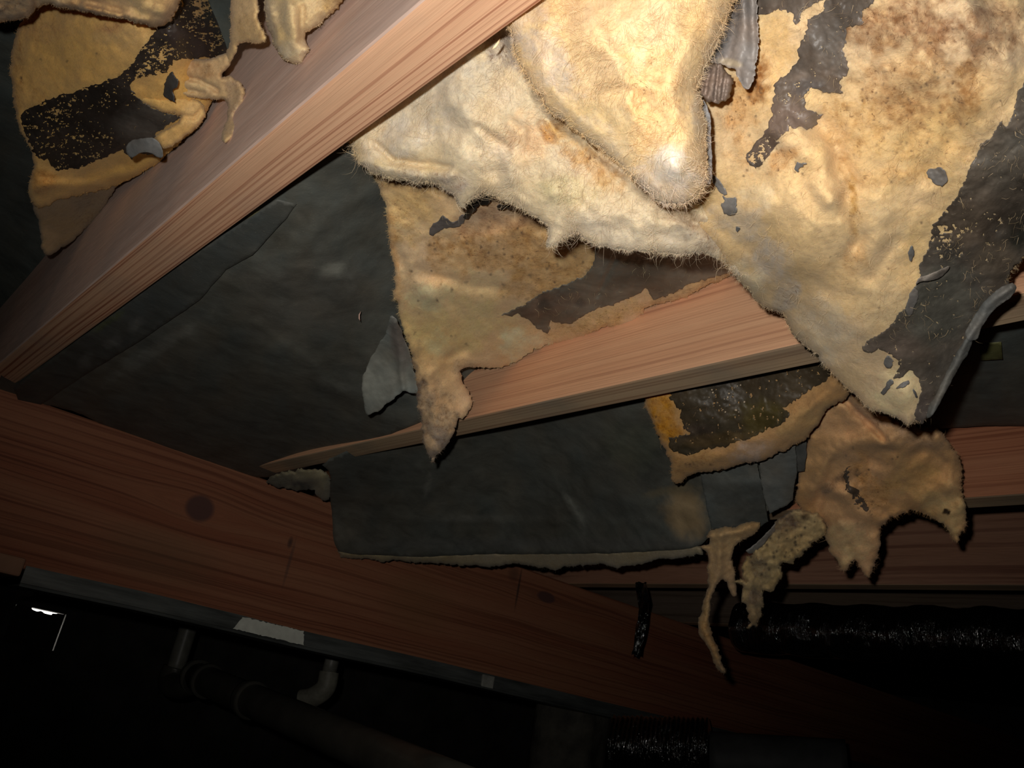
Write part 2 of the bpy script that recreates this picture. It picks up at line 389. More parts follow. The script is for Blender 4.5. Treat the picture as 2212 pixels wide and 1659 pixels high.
def plain_mat(name, col, rough=.7, spec=.3, nscale=40, namt=.35, bump=.3, bdist=.002, metal=0.0, aniso=None):
    mt, nt, b = new_mat(name); tc = N(nt, 'ShaderNodeTexCoord')
    n1 = N(nt, 'ShaderNodeTexNoise', i_Scale=float(nscale), i_Detail=6.0, i_Roughness=.6)
    if aniso:
        mp = N(nt, 'ShaderNodeMapping'); mp.inputs['Scale'].default_value = aniso; nt.links.new(tc.outputs['Object'], mp.inputs[0]); nt.links.new(mp.outputs[0], n1.inputs['Vector'])
    else: nt.links.new(tc.outputs['Object'], n1.inputs['Vector'])
    nt.links.new(mixc(nt, 1.0, (*col, 1), ramp(nt, n1.outputs[0], [(.3, 1-namt), (.7, 1+namt)]), 'MULTIPLY'), b.inputs['Base Color'])
    b.inputs['Roughness'].default_value = rough; b.inputs['Specular IOR Level'].default_value = spec; b.inputs['Metallic'].default_value = metal
    bp = N(nt, 'ShaderNodeBump', i_Strength=bump, i_Distance=bdist); nt.links.new(n1.outputs[0], bp.inputs['Height']); nt.links.new(bp.outputs[0], b.inputs['Normal'])
    return mt

M_WOOL = wool_mat()
M_PAPER = paper_mat()
M_PAPER_OLD = paper_mat('mouldy_kraft_facing', .5, 1.6, .45)
# wood: faces of the joists and the girder
def wood(name, ku, kv, **k): return wood_mat(name, ku, kv, **k)
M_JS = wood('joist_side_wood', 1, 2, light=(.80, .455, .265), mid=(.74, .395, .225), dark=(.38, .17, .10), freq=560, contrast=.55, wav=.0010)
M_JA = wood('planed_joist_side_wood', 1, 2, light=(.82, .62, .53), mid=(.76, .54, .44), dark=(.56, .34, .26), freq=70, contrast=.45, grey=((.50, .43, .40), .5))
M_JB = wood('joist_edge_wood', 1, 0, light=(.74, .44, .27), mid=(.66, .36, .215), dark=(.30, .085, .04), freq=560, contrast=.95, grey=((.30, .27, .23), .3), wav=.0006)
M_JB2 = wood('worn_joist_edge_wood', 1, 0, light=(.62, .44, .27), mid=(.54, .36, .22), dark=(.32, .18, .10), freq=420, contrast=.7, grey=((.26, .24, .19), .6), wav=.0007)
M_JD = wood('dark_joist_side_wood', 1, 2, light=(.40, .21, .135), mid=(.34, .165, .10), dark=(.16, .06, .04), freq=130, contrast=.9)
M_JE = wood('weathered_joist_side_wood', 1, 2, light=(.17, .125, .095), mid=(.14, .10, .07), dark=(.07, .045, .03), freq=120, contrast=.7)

def plane_pt(x, y, t): 
    p = W3(x, y, zt(x, y, t)); return p
YG = 1.39
k1 = plane_pt(432, 1098, YG); k2 = plane_pt(1180, 1290, YG); k3 = plane_pt(170, 1005, YG)
st = []
for (a, b_, ru, rv, c_, s_) in [(627, 1172, .006, .012, (.05, .03, .03), .8), (625, 1215, .004, .05, (.10, .06, .05), .6), (1120, 1270, .004, .055, (.04, .03, .025), .8), (1110, 1240, .02, .02, (.06, .04, .03), .5), (350, 1200, .12, .05, (.16, .11, .06), .35), (900, 1300, .10, .07, (.22, .12, .05), .35)]:
    q = plane_pt(a, b_, YG); st.append((float(q[0]), float(q[2]), ru, rv, c_, s_))
M_GIRD = wood('girder_wood', 0, 2, light=(.34, .145, .078), mid=(.28, .10, .052), dark=(.13, .04, .022), freq=300, contrast=.75, wav=.0025,
              knots=((float(k1[0]), float(k1[2]), .027, .024, .014), (float(k2[0]), float(k2[2]), .03, .013, .01)), stains=st)
M_GIRDB = wood('girder_edge_wood', 0, 1, light=(.35, .2, .12), mid=(.3, .16, .1), dark=(.16, .07, .04), freq=200)

def box(name, lo, hi, mats, parent=None, bevel=.002, seg=2, pick=None):
    import bmesh
    bm = bmesh.new(); bmesh.ops.create_cube(bm, size=1)
    lo = np.array(lo, float); hi = np.array(hi, float); c = (lo+hi)/2; d = hi-lo
    for v in bm.verts: v.co = Vector([c[i]+v.co[i]*d[i] for i in range(3)])
    if bevel: bmesh.ops.bevel(bm, geom=list(bm.edges), offset=bevel, segments=seg, affect='EDGES', profile=.5)
    if pick:
        bm.normal_update()
        for f in bm.faces: f.material_index = pick(f.normal, f.calc_center_median())
    me = bpy.data.meshes.new(name); bm.to_mesh(me); bm.free()
    for mm in (mats if isinstance(mats, (list, tuple)) else [mats]): me.materials.append(mm)
    o = bpy.data.objects.new(name, me); COL.objects.link(o)
    if parent is not None: o.parent = parent
    return o

ZJ = ZC+H
pk = lambda n, c: 1 if abs(n.z) > .7 else 0
def joist(s, mats, label, y0=-1.15, y1=3.3):
    o = box('floor_joist', (s, y0, ZJ), (s+.038, y1, ZJ+.235), mats, bevel=.0028, pick=pk)
    return tag(o, label, 'joist')
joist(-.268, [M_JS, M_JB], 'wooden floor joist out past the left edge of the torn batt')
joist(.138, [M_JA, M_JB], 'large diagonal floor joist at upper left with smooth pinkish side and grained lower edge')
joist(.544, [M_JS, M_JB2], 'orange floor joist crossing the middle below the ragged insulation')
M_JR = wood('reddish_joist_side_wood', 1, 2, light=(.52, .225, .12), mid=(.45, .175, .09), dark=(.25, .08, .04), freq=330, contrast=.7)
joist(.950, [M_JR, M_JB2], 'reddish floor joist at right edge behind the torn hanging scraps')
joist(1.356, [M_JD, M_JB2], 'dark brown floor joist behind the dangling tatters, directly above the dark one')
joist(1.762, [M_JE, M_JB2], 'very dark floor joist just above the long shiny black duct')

# girder and what is fixed to it
g = box('support_beam', (-1.5, YG, ZC+.085), (4.9, YG+.089, ZJ-.001), [M_GIRD, M_GIRDB], bevel=.003, pick=pk)
tag(g, 'long reddish girder with a dark knot carrying the floor joists', 'beam')
M_FLASH = plain_mat('dull_flashing', (.12, .13, .125), .45, .5, 30, .45, .25, metal=.35, aniso=(.3, 1, 3))
def prism_x(name, prof, x0, x1, mat, parent=None, n=60, wob=.0012, seed=3, smooth=False):
    """profile (y,z) list extruded along X, slightly wavy"""
    xs = np.linspace(x0, x1, n); P = np.array(prof, float); vs = []; m_ = len(P)
    w = wob*fbm(xs*5, xs*0, seed, 3); w2 = wob*fbm(xs*4, xs*0+9, seed+4, 3)
    for i, x in enumerate(xs):
        for (y, z) in P: vs.append((x, y+w[i], z+w2[i]))
    fs = []
    for i in range(n-1):
        for j in range(m_):
            fs.append((i*m_+j, i*m_+(j+1) % m_, (i+1)*m_+(j+1) % m_, (i+1)*m_+j))
    fs.append(tuple(range(m_))[::-1]); fs.append(tuple((n-1)*m_+j for j in range(m_)))
    return mesh_obj(name, vs, fs, mat, parent, smooth=smooth)
xa = float(plane_pt(66, 1200, YG-.004)[0])
zb = ZC+.085
flash = prism_x('metal_flashing', [(YG-.0035, zb+.006), (YG-.0015, zb+.006), (YG-.0015, zb-.020), (YG+.06, zb-.022), (YG+.06, zb-.024), (YG-.006, zb-.023), (YG-.008, zb-.019), (YG-.006, zb-.018)], xa, 4.6, M_FLASH, n=110, wob=.003)
tag(flash, 'grey metal strip running along the bottom of the reddish girder', 'flashing')
M_STICK = plain_mat('chipped_white_label', (.72, .74, .66), .6, .3, 60, .12, .1)
pa = plane_pt(527, 1330, YG-.009); pb = plane_pt(657, 1368, YG-.009)
def ragged_card(name, quad, mat, parent=None, n=(40, 8), thick=.0006, rag=.0012, seed=0, bulge=0.0, nrm=(0, -1, 0)):
    q = [np.array(p, float) for p in quad]; nu, nv = n; vs = []; nrm = np.array(nrm, float)
    for lay in range(2):
        for j in range(nv+1):
            for i in range(nu+1):
                a, b = i/nu, j/nv
                p = (q[0]*(1-a)+q[1]*a)*(1-b)+(q[3]*(1-a)+q[2]*a)*b
                if i in (0, nu) or j in (0, nv): p = p + rag*np.array([vnoise(i*.9, j*.9, seed), 0, vnoise(i*.9, j*.9, seed+3)])*2
                p = p + nrm*(bulge*math.sin(a*3.14)*math.sin(b*3.14) + (thick if lay == 0 else 0))
                vs.append(p)
    L = (nu+1)*(nv+1); fs = []
    for j in range(nv):
        for i in range(nu):
            a = j*(nu+1)+i; fs.append((a, a+1, a+nu+2, a+nu+1)); fs.append((L+a, L+a+nu+1, L+a+nu+2, L+a+1))
    rim = [i for i in range(nu+1)]+[j*(nu+1)+nu for j in range(1, nv+1)]+[nv*(nu+1)+i for i in range(nu-1, -1, -1)]+[j*(nu+1) for j in range(nv-1, 0, -1)]
    for i in range(len(rim)):
        a, b = rim[i], rim[(i+1) % len(rim)]; fs.append((b, a, L+a, L+b))
    return mesh_obj(name, vs, fs, mat, parent, smooth=False)
ragged_card('white_label', [(pa[0], YG-.0055, zb+.005), (pb[0], YG-.0055, zb+.005), (pb[0]+.004, YG-.0095, zb-.0175), (pa[0]-.012, YG-.0095, zb-.0165)], M_STICK, flash)['label'] = 'chipped white label stuck on the strip'
q = plane_pt(1055, 1465, YG-.008)
box('clip', (q[0]-.015, YG-.010, zb-.019), (q[0]+.015, YG-.004, zb+.004), plain_mat('pale_clip', (.28, .28, .25)), flash, .001)
b = box('wood_block', (xa-.25, YG-.010, zb-.012), (xa-.004, YG+.0895, zb+.014), [M_GIRDB], bevel=.003)
tag(b, 'short pale offcut of wood under the girder at far left', 'wood block')

# the room: floor of dirt, foundation walls, subfloor overhead
M_DIRT = plain_mat('dirt', (.045, .038, .03), .95, .1, 14, .6, .8, .02)
M_CONC = plain_mat('foundation_concrete', (.085, .08, .072), .9, .15, 9, .4, .6, .006)
M_SUB = plain_mat('subfloor_boards', (.10, .075, .05), .85, .15, 7, .3, .4, .002, aniso=(1, 14, 1))
X0, X1, Y0, Y1 = -1.6, 5.0, -1.3, 3.4
def grid(name, fx, nx, ny, mat):
    vs = [fx(i/nx, j/ny) for j in range(ny+1) for i in range(nx+1)]
    fs = [(j*(nx+1)+i, j*(nx+1)+i+1, (j+1)*(nx+1)+i+1, (j+1)*(nx+1)+i) for j in range(ny) for i in range(nx)]
    return mesh_obj(name, vs, fs, mat)
fl_ = grid('floor', lambda a, b: (X0-.1+(X1-X0+.2)*a, Y0-.1+(Y1-Y0+.2)*b, float(.05*fbm(a*14, b*10, 4, 4)-.02)), 130, 100, M_DIRT); tag(fl_, kind='structure')
ce = box('ceiling', (X0-.1, Y0-.1, ZJ+.235), (X1+.1, Y1+.1, ZJ+.26), M_SUB, bevel=0); tag(ce, kind='structure')
for nm, lo, hi in (('wall_left', (X0-.15, Y0, -.1), (X0, Y1, ZJ+.24)), ('wall_right', (X1, Y0, -.1), (X1+.15, Y1, ZJ+.24)), ('wall_back', (X0-.1, Y0-.15, -.1), (X1+.1, Y0, ZJ+.24))):
    tag(box(nm, lo, hi, M_CONC, bevel=0), kind='structure')
# far foundation wall with the vent opening
vt = plane_pt(56, 1309, Y1); vt2 = plane_pt(140, 1331, Y1)
vx0, vx1 = float(plane_pt(22, 1340, Y1)[0]), float(vt2[0])+.004; vz1 = float((vt[2]+vt2[2])/2)+.003; vz0 = vz1-.125
import bmesh
bm = bmesh.new()
def addbox(bm, lo, hi):
    r = bmesh.ops.create_cube(bm, size=1)
    for v in r['verts']: v.co = Vector([(lo[i]+hi[i])/2+v.co[i]*(hi[i]-lo[i]) for i in range(3)])
for lo, hi in (((X0-.1, Y1, -.1), (vx0, Y1+.12, ZJ+.24)), ((vx1, Y1, -.1), (X1+.1, Y1+.12, ZJ+.24)), ((vx0, Y1, -.1), (vx1, Y1+.12, vz0)), ((vx0, Y1, vz1), (vx1, Y1+.12, ZJ+.24))): addbox(bm, lo, hi)
me = bpy.data.meshes.new('wall_far'); bm.to_mesh(me); bm.free(); me.materials.append(M_CONC)
wf = bpy.data.objects.new('wall_far', me); COL.objects.link(wf); tag(wf, kind='structure')
# vent cover: a ragged board that leaves a bright slit along its top
n = 60; vs = []
top = []
for i in range(n+1):
    a = i/n; x = vx0+.0018+(vx1-vx0-.0050)*a
    gap = 0.0
    if .30 < a < .98: gap = .0070*max(0.0, math.sin((a-.30)/.68*math.pi))**.35*(1.0+.8*float(vnoise(a*11, 0, 3)))*(1.35 if a < .75 else .6)
    if a < .30: gap = -.002
    top.append((x, vz1-gap))
cvs = []
for lay, y in ((0, Y1+.004), (1, Y1+.007)):
    for (x, z) in top: cvs.append((x, y, z))
    for k_, (x, z) in enumerate(top): cvs.append((x-(.006*(1-k_/n)), y, vz0-.004))
m_ = n+1; fs = []
for i in range(n):
    fs += [(i, i+1, m_+i+1, m_+i), (2*m_+i+1, 2*m_+i, 3*m_+i, 3*m_+i+1), (i+1, i, 2*m_+i, 2*m_+i+1), (m_+i, m_+i+1, 3*m_+i+1, 3*m_+i)]
fs += [(0, m_, 3*m_, 2*m_), (n, 2*m_+n, 3*m_+n, m_+n)]
vc = mesh_obj('vent_cover', cvs, fs, plain_mat('vent_board', (.04, .035, .03)), smooth=False)
tag(vc, 'board over the foundation vent with daylight leaking round its top', 'vent cover')

# ---- drain pipes under the girder
def frames(path):
    P = np.array(path, float); T = np.gradient(P, axis=0); T /= np.linalg.norm(T, axis=1, keepdims=True)
    u = np.cross(T[0], [0.13, .31, .94]); u /= np.linalg.norm(u); U = []
    for t in T:
        u = u - t*(u@t); u /= np.linalg.norm(u); U.append(u.copy())
    U = np.array(U); return P, T, U, np.cross(T, U)
def tube(name, path, r, mat, parent=None, n=28, rf=None, cap=True, colors=None, smooth=True):
    P, T, U, Vv = frames(path); k = len(P); r = np.broadcast_to(np.array(r, float), (k,)); a = np.linspace(0, 2*np.pi, n, endpoint=False)
    vs = []
    for i in range(k):
        rr = r[i]*(np.ones(n) if rf is None else rf(i/(k-1), a))
        vs.append(P[i]+(np.cos(a)*rr)[:, None]*U[i]+(np.sin(a)*rr)[:, None]*Vv[i])
    vs = np.concatenate(vs); fs = []
    for i in range(k-1):
        for j in range(n): fs.append((i*n+j, i*n+(j+1) % n, (i+1)*n+(j+1) % n, (i+1)*n+j))
    if cap: fs.append(tuple(range(n))[::-1]); fs.append(tuple((k-1)*n+j for j in range(n)))
    return mesh_obj(name, vs, fs, mat, parent, smooth=smooth)
def bez(pts, n=12):
    P = np.array(pts, float); out = []
    for i in range(len(P)-1):
        p0 = P[max(i-1, 0)]; p1 = P[i]; p2 = P[i+1]; p3 = P[min(i+2, len(P)-1)]
        for k in range(n):
            t = k/n; out.append(.5*((2*p1)+(-p0+p2)*t+(2*p0-5*p1+4*p2-p3)*t*t+(-p0+3*p1-3*p2+p3)*t**3))
    out.append(P[-1]); return np.array(out)
M_PVC = plain_mat('dusty_pipe_plastic', (.20, .195, .165), .42, .45, 22, .35, .15)
M_PVC2 = plain_mat('dark_drain_plastic', (.09, .085, .07), .35, .5, 18, .3, .15)
a0 = W3(425, 1462, 2.02); a1 = W3(1010, 1712, 1.16)
dr = tube('drain_pipe', [a0+(a1-a0)*t for t in np.linspace(-.015, 1, 12)], .0325, M_PVC2)
tag(dr, 'dark horizontal drain pipe sloping down to the right under the girder', 'pipe')
for t, w, rr in ((.0, .02, .040), (.065, .018, .039), (.30, .03, .0385)):
    c = a0+(a1-a0)*t; d = (a1-a0)/np.linalg.norm(a1-a0)
    tube('pipe_collar', [c-d*w*.5, c-d*w*.25, c+d*w*.25, c+d*w*.5], [rr*.97, rr, rr, rr*.97], M_PVC2, dr)
def upto(p, dz, k=6): return [p+np.array([0, 0, dz*i/(k-1)]) for i in range(k)]
e0 = a0 + np.array([0, 0, 0])
v1 = W3(383, 1432, 2.10)
rp = tube('riser_pipe', [v1+np.array([0, 0, -.04]), v1, v1+np.array([0, 0, .05]), v1+np.array([0, 0, .15]), v1+np.array([0, 0, .42])], .0215, M_PVC)
tag(rp, 'grey riser pipe dropping to the left end of the drain', 'pipe')
elb = tube('elbow_fitting', bez([v1+np.array([0, 0, -.01]), v1+np.array([0, 0, -.045]), (v1+a0)/2+np.array([0, 0, -.035]), a0+(a1-a0)*.02]), .031, M_PVC2, rp)
w0 = W3(716, 1432, 1.95); w1 = W3(650, 1512, 1.93)
rp2 = tube('riser_pipe', [w0+np.array([0, 0, -.03]), w0, w0+np.array([0, 0, .15]), w0+np.array([0, 0, .4])], .0165, M_PVC)
tag(rp2, 'thinner riser pipe with pale elbow below the white label', 'pipe')
tube('elbow_fitting', bez([w0+np.array([0, 0, -.02]), w0+np.array([0, 0, -.055]), w0*.5+w1*.5+np.array([0, 0, -.035]), w1]), .0225, plain_mat('pale_fitting', (.26, .25, .20), .5), rp2)['label'] = 'pale elbow fitting'

# ---- ducts wrapped in black plastic
def plastic_mat():
    mt, nt, b = new_mat('crinkled_black_plastic'); tc = N(nt, 'ShaderNodeTexCoord')
    mp = N(nt, 'ShaderNodeMapping'); mp.inputs['Scale'].default_value = (14, 46, 9); nt.links.new(tc.outputs['Object'], mp.inputs[0])
    n1 = N(nt, 'ShaderNodeTexNoise', i_Scale=1.0, i_Detail=5.0, i_Roughness=.6, i_Distortion=.8); nt.links.new(mp.outputs[0], n1.inputs['Vector'])
    b.inputs['Base Color'].default_value = (.004, .004, .004, 1); b.inputs['Roughness'].default_value = .12; b.inputs['Specular IOR Level'].default_value = 1.0; b.inputs['Coat Weight'].default_value = 1.0; b.inputs['Coat Roughness'].default_value = .035
    bp = N(nt, 'ShaderNodeBump', i_Strength=1.0, i_Distance=.02); nt.links.new(n1.outputs[0], bp.inputs['Height']); nt.links.new(bp.outputs[0], b.inputs['Normal'])
    return mt
M_PLAS = plastic_mat()
def crinkle(seed, amp=.03, f=9, g=14):
    return lambda t, a: 1+amp*fbm(t*f+0*a, a*g/6.28, seed, 4)+amp*.7*np.sin(t*130+2*np.sin(a*2))
dq = W3(2100, 1378, zs(2100, 1378, 1.60))
d1 = tube('black_duct', [(1.60, y, float(dq[2])) for y in np.linspace(-1.1, 1.10, 260)], .052, M_PLAS, n=64, rf=crinkle(3, .05, 60, 20))
tag(d1, 'long duct wrapped in shiny black plastic below the dark joist', 'duct')
c0 = W3(1325, 1612, 1.86); c1 = W3(1534, 1618, 1.80)
d2 = tube('black_duct', [c0+(c1-c0)*t for t in np.linspace(0, 1, 90)], .062, M_PLAS, n=64, rf=crinkle(8, .05, 22, 20))
tag(d2, 'short black plastic wrapped duct section at bottom with bright wrinkled glints', 'duct')
s0 = W3(1538, 1640, 1.80); s1 = W3(1830, 1660, 1.72)
d3 = tube('duct_section', [s0+(s1-s0)*t for t in np.linspace(0, 1, 20)], .055, plain_mat('dull_grey_duct', (.05, .052, .052), .6, .3, 20, .3, .2), n=48)
tag(d3, 'dull grey duct section at bottom right of the black wrapped one', 'duct')
g0 = W3(1235, 1500, 2.05)
d4 = tube('insulated_duct', [g0+np.array([.01*math.sin(t*5), 0, -.5*t+.06]) for t in np.linspace(0, 1, 40)], [.088*(1-.25*max(0, .2-t)/.2) for t in np.linspace(0, 1, 40)], plain_mat('dusty_grey_wrap', (.075, .07, .058), .95, .1, 30, .4, .8, .006), n=48, rf=lambda t, a: 1+.09*fbm(a*2, t*5+0*a, 6, 4)+.05*np.sin(a*5+t*3))
tag(d4, 'lumpy grey wrapped duct hanging below the girder', 'duct')
# black plastic strap hanging off the dark joist
p0 = W3(1384, 1258, zz(1384, 1258)-.004); p1 = W3(1390, 1330, 1.68); p2 = W3(1374, 1415, 1.66)
cen = bez([p0, (p0+p1)/2+[.004, 0, 0], p1, (p1+p2)/2, p2], 14)
vs = []
for i, c in enumerate(cen):
    t = i/(len(cen)-1)
    for j in range(9):
        a = j/8-.5; wv = .024*(1-.25*t)
        vs.append(c + M3@np.array([a*wv, 0, .006*math.sin(a*9+t*14)+.005*float(vnoise(a*7, t*16, 4))*2]))
nb = len(vs)
vs += [v + M3@np.array([0, 0, -.0015]) for v in vs]
fs = []
for i in range(len(cen)-1):
    for j in range(8):
        a = i*9+j; fs += [(a, a+1, a+10, a+9), (nb+a, nb+a+9, nb+a+10, nb+a+1)]
rim = [j for j in range(9)]+[i*9+8 for i in range(1, len(cen))]+[(len(cen)-1)*9+j for j in range(7, -1, -1)]+[i*9 for i in range(len(cen)-2, 0, -1)]
for i in range(len(rim)): a, b = rim[i], rim[(i+1) % len(rim)]; fs.append((b, a, nb+a, nb+b))
sp = mesh_obj('plastic_strap', vs, fs, M_PLAS); tag(sp, 'crumpled shiny black plastic strap hanging beside the girder', 'strap')
# ---------------------------------------------------------------- paper facings of the batts still in place
GP = (.122, .124, .106); BP = (.15, .135, .12)
def paper_col(base=GP, items=(), seed=0, var=.25):
    def f(P):
        c = np.tile(np.array(base, float), (len(P), 1))
        v = fbm(P[:, 0]/120, P[:, 1]/120, seed, 4); w = fbm(P[:, 0]/50, P[:, 1]/50, seed+9, 3)
        c *= (1+var*v)[:, None]; c[:, 0] *= 1+.12*w; c[:, 2] *= 1-.1*w
        jx = fbm(P[:, 0]/25, P[:, 1]/25, seed+20, 4, .6); jy = fbm(P[:, 0]/25, P[:, 1]/25, seed+30, 4, .6)
        for it in items:
            x, y, rx, ry, ang, col, st = it[:7]; a = math.radians(ang); dx = P[:, 0]-x; dy = P[:, 1]-y
            u = (dx*math.cos(a)+dy*math.sin(a))/rx; q = (-dx*math.sin(a)+dy*math.cos(a))/ry
            r = np.sqrt(u*u+q*q)+.35*(jx+.4*jy)
            k = (st*np.clip((1.2-r)/.6, 0, 1))[:, None]; c = c*(1-k)+np.array(col)*k
        return np.clip(c, .004, .9)
    return f
def surf(ctrl, **k): return Surf(ctrl, **k)

# bay left of the diagonal joist
zh = .50
s = surf([(x, y, zz(x, y, zh)) for x, y in ((-60, -40), (-60, 300), (-40, 600), (150, 0), (150, 500), (120, 300))]+[(-40, 760, zz(-40, 760, .46)), (90, 640, zz(90, 640, .47))], noise=((.006, 90), (.001, 20)), ridges=[([(0, 400), (60, 440)], .004, 6)])
o = sheet('facing_paper', [(-60, -60), (560, -60), (420, 300), (300, 420), (180, 540), (105, 565), (70, 640), (-5, 745), (-60, 790)], s, M_PAPER, paper_col((.085, .095, .085), seed=2), thick=.004, rnd=0, rough=1, step=14, seed=3)
tag(o, 'dark paper facing at far left behind the mouldy torn batt', 'insulation facing')

# bay between the diagonal joist and the middle joist
def jz(x, y, s_): return zs(x, y, s_)
c1 = [(100, 872, zt(100, 872, YG-.006)), (-20, 832, zt(-20, 832, YG-.004)), (300, 942, zt(300, 942, YG-.006)), (560, 1032, zt(560, 1032, YG-.006)), (680, 1004, zz(680, 1004, .325)), (920, 908, zs(920, 908, .540)), (1010, 800, zs(1010, 800, .540)),
      (230, 690, zz(230, 690, .331)), (500, 490, zz(500, 490, .335)), (780, 300, zz(780, 300, .37)), (1000, 160, zz(1000, 160, .42)), (1000, 450, zz(1000, 450, .43)), (1150, 520, zz(1150, 520, .45)), (870, 440, zz(870, 440, .40)), (500, 800, zz(500, 800, .328)), (800, 600, zz(800, 600, .365)), (700, 900, zz(700, 900, .33)), (1250, 250, zz(1250, 250, .42)), (1500, 560, zs(1500, 560, .53)), (1200, 700, zs(1200, 700, .535))]
s1 = surf(c1, noise=((.005, 120), (.0012, 30)), ridges=[([(100, 880), (540, 562), (690, 546), (750, 552)], .0015, 10), ([(690, 605), (740, 600), (760, 604)], .003, 6), ([(600, 760), (830, 900)], .004, 26), ([(830, 400), (700, 480), (560, 640)], .004, 22), ([(560, 700), (760, 860)], .003, 9)], seed=4)
pc1 = paper_col(GP, [(720, 582, 30, 14, -10, (.34, .35, .30), .8), (350, 680, 60, 16, -35, (.22, .22, .20), .5), (330, 760, 120, 14, -33, (.25, .25, .22), .5), (535, 920, 80, 50, 0, (.10, .11, .10), .4), (720, 830, 50, 10, 15, (.22, .22, .19), .45), (280, 780, 22, 12, -30, (.24, .25, .22), .6), (660, 640, 160, 90, 0, (.15, .135, .115), .4), (545, 460, 16, 12, -30, (.30, .28, .12), .8)], seed=6)
p1 = sheet('facing_paper', [(60, 895), (100, 872), (165, 890), (230, 922), (300, 950), (370, 975), (440, 1000), (500, 1020), (570, 1035), (630, 1020), (680, 1003), (760, 970), (850, 935), (920, 908), (1000, 870), (1020, 800), (1200, 720), (1500, 600), (1300, 300), (1150, 60), (900, 150), (700, 300), (400, 530), (150, 690), (-30, 830)], s1, M_PAPER, pc1, thick=.0035, rnd=0, rough=1.2, step=8, seed=5)
tag(p1, 'large smooth grey paper facing between the diagonal joist and the middle joist', 'insulation facing')
# stapling flange folded along the diagonal joist
s1b = surf([(x, y, d-.004) for x, y, d in c1[:1]+c1[7:11]]+[(40, 860, zt(40, 860, YG-.012)), (300, 750, zz(300, 750, .325)), (500, 590, zz(500, 590, .330))], noise=((.002, 60),), seed=2)
fl1 = sheet('stapling_flange', [(28, 838), (48, 888), (62, 889), (100, 866), (180, 812), (300, 738), (430, 650), (488, 582), (545, 552), (620, 470), (640, 440), (600, 430), (340, 600), (232, 686), (120, 770)], s1b, M_PAPER, paper_col((.085, .09, .082), [(x, y, 12, 12, -40, (.17, .17, .16), .55) for x, y in ((180, 788), (190, 770), (235, 745), (250, 735), (290, 705), (300, 695))]+[(232, 695, 40, 8, -33, (.12, .14, .06), .7), (110, 770, 50, 6, -33, (.11, .12, .08), .6)], seed=8), thick=.0012, rnd=0, rough=.8, step=8, seed=7, parent=p1, smooth=0)
fl1['label'] = 'darker flange strip with faint worn printing'

# bay between the middle joist and the next one, left part
c2 = [(700, 1015, 1.26), (725, 1100, 1.44), (735, 1195, 1.49), (1100, 1000, zz(1100, 1000, .36)), (1100, 1195, 1.44), (1500, 1190, 1.12), (1560, 1060, 1.04), (900, 960, zz(900, 960, .345)), (1400, 872, zz(1400, 872, .36)), (1650, 820, zz(1650, 820, .365)), (1400, 1040, 1.11), (900, 1195, 1.46), (1300, 1195, 1.29), (1700, 1000, .93)]
s2 = surf(c2, noise=((.006, 130), (.0015, 28)), seed=12, ridges=[([(1205, 1052), (1232, 1090), (1262, 1140)], .006, 6), ([(905, 1010), (925, 1040), (915, 1090)], .004, 5), ([(1030, 1110), (1020, 1160)], .003, 6), ([(740, 1120), (1400, 1128)], .003, 8), ([(740, 1168), (1500, 1165)], .002, 5), ([(1280, 1050), (1400, 1090), (1500, 1110)], .004, 18), ([(1350, 900), (1250, 1000)], .004, 16)])
p2out = [(690, 1000), (715, 1020), (712, 1080), (718, 1110), (720, 1170), (735, 1196), (900, 1203), (1040, 1198), (1150, 1197), (1300, 1196), (1420, 1190), (1510, 1183), (1540, 1150), (1650, 1120), (1720, 1020), (1760, 850), (1700, 780), (1400, 820), (1100, 890), (800, 950)]
pc2 = paper_col(GP, [(1240, 1105, 50, 8, 60, (.30, .31, .27), .5), (925, 1045, 30, 5, 105, (.24, .24, .21), .5), (1482, 1105, 42, 58, -15, (.42, .30, .16), .85), (1450, 1060, 60, 10, -8, (.24, .20, .12), .6), (1180, 1175, 450, 12, 0, (.17, .17, .16), .5), (1020, 1120, 60, 8, -3, (.2, .2, .18), .4), (1370, 960, 70, 60, 20, (.17, .18, .12), .4), (800, 1020, 90, 50, 0, (.10, .11, .10), .5)], seed=14)
p2 = sheet('facing_paper', p2out, s2, M_PAPER, pc2, thick=.004, rnd=0, rough=1.2, step=8, seed=13)
tag(p2, 'grey paper facing with frayed cream lower edge below the middle joist', 'insulation facing')
edge = sheet('wool_edge', [(728, 1188), (900, 1196), (1040, 1192), (1150, 1190), (1300, 1190), (1420, 1186), (1512, 1178), (1518, 1196), (1470, 1206), (1420, 1208), (1370, 1222), (1330, 1226), (1290, 1218), (1240, 1222), (1200, 1230), (1150, 1225), (1110, 1216), (1060, 1226), (1010, 1222), (960, 1216), (900, 1214), (830, 1212), (780, 1210), (735, 1204)], s2, M_WOOL,
    lambda P: blobs(P, (.40, .37, .27), [], 31), thick=.016, rnd=7, rough=2.5, step=4, seed=14, parent=p2, offset=.004, fuzz=900, fuzzlen=(4, 11), smooth=0)
edge['label'] = 'frayed cream wool along the lower edge'

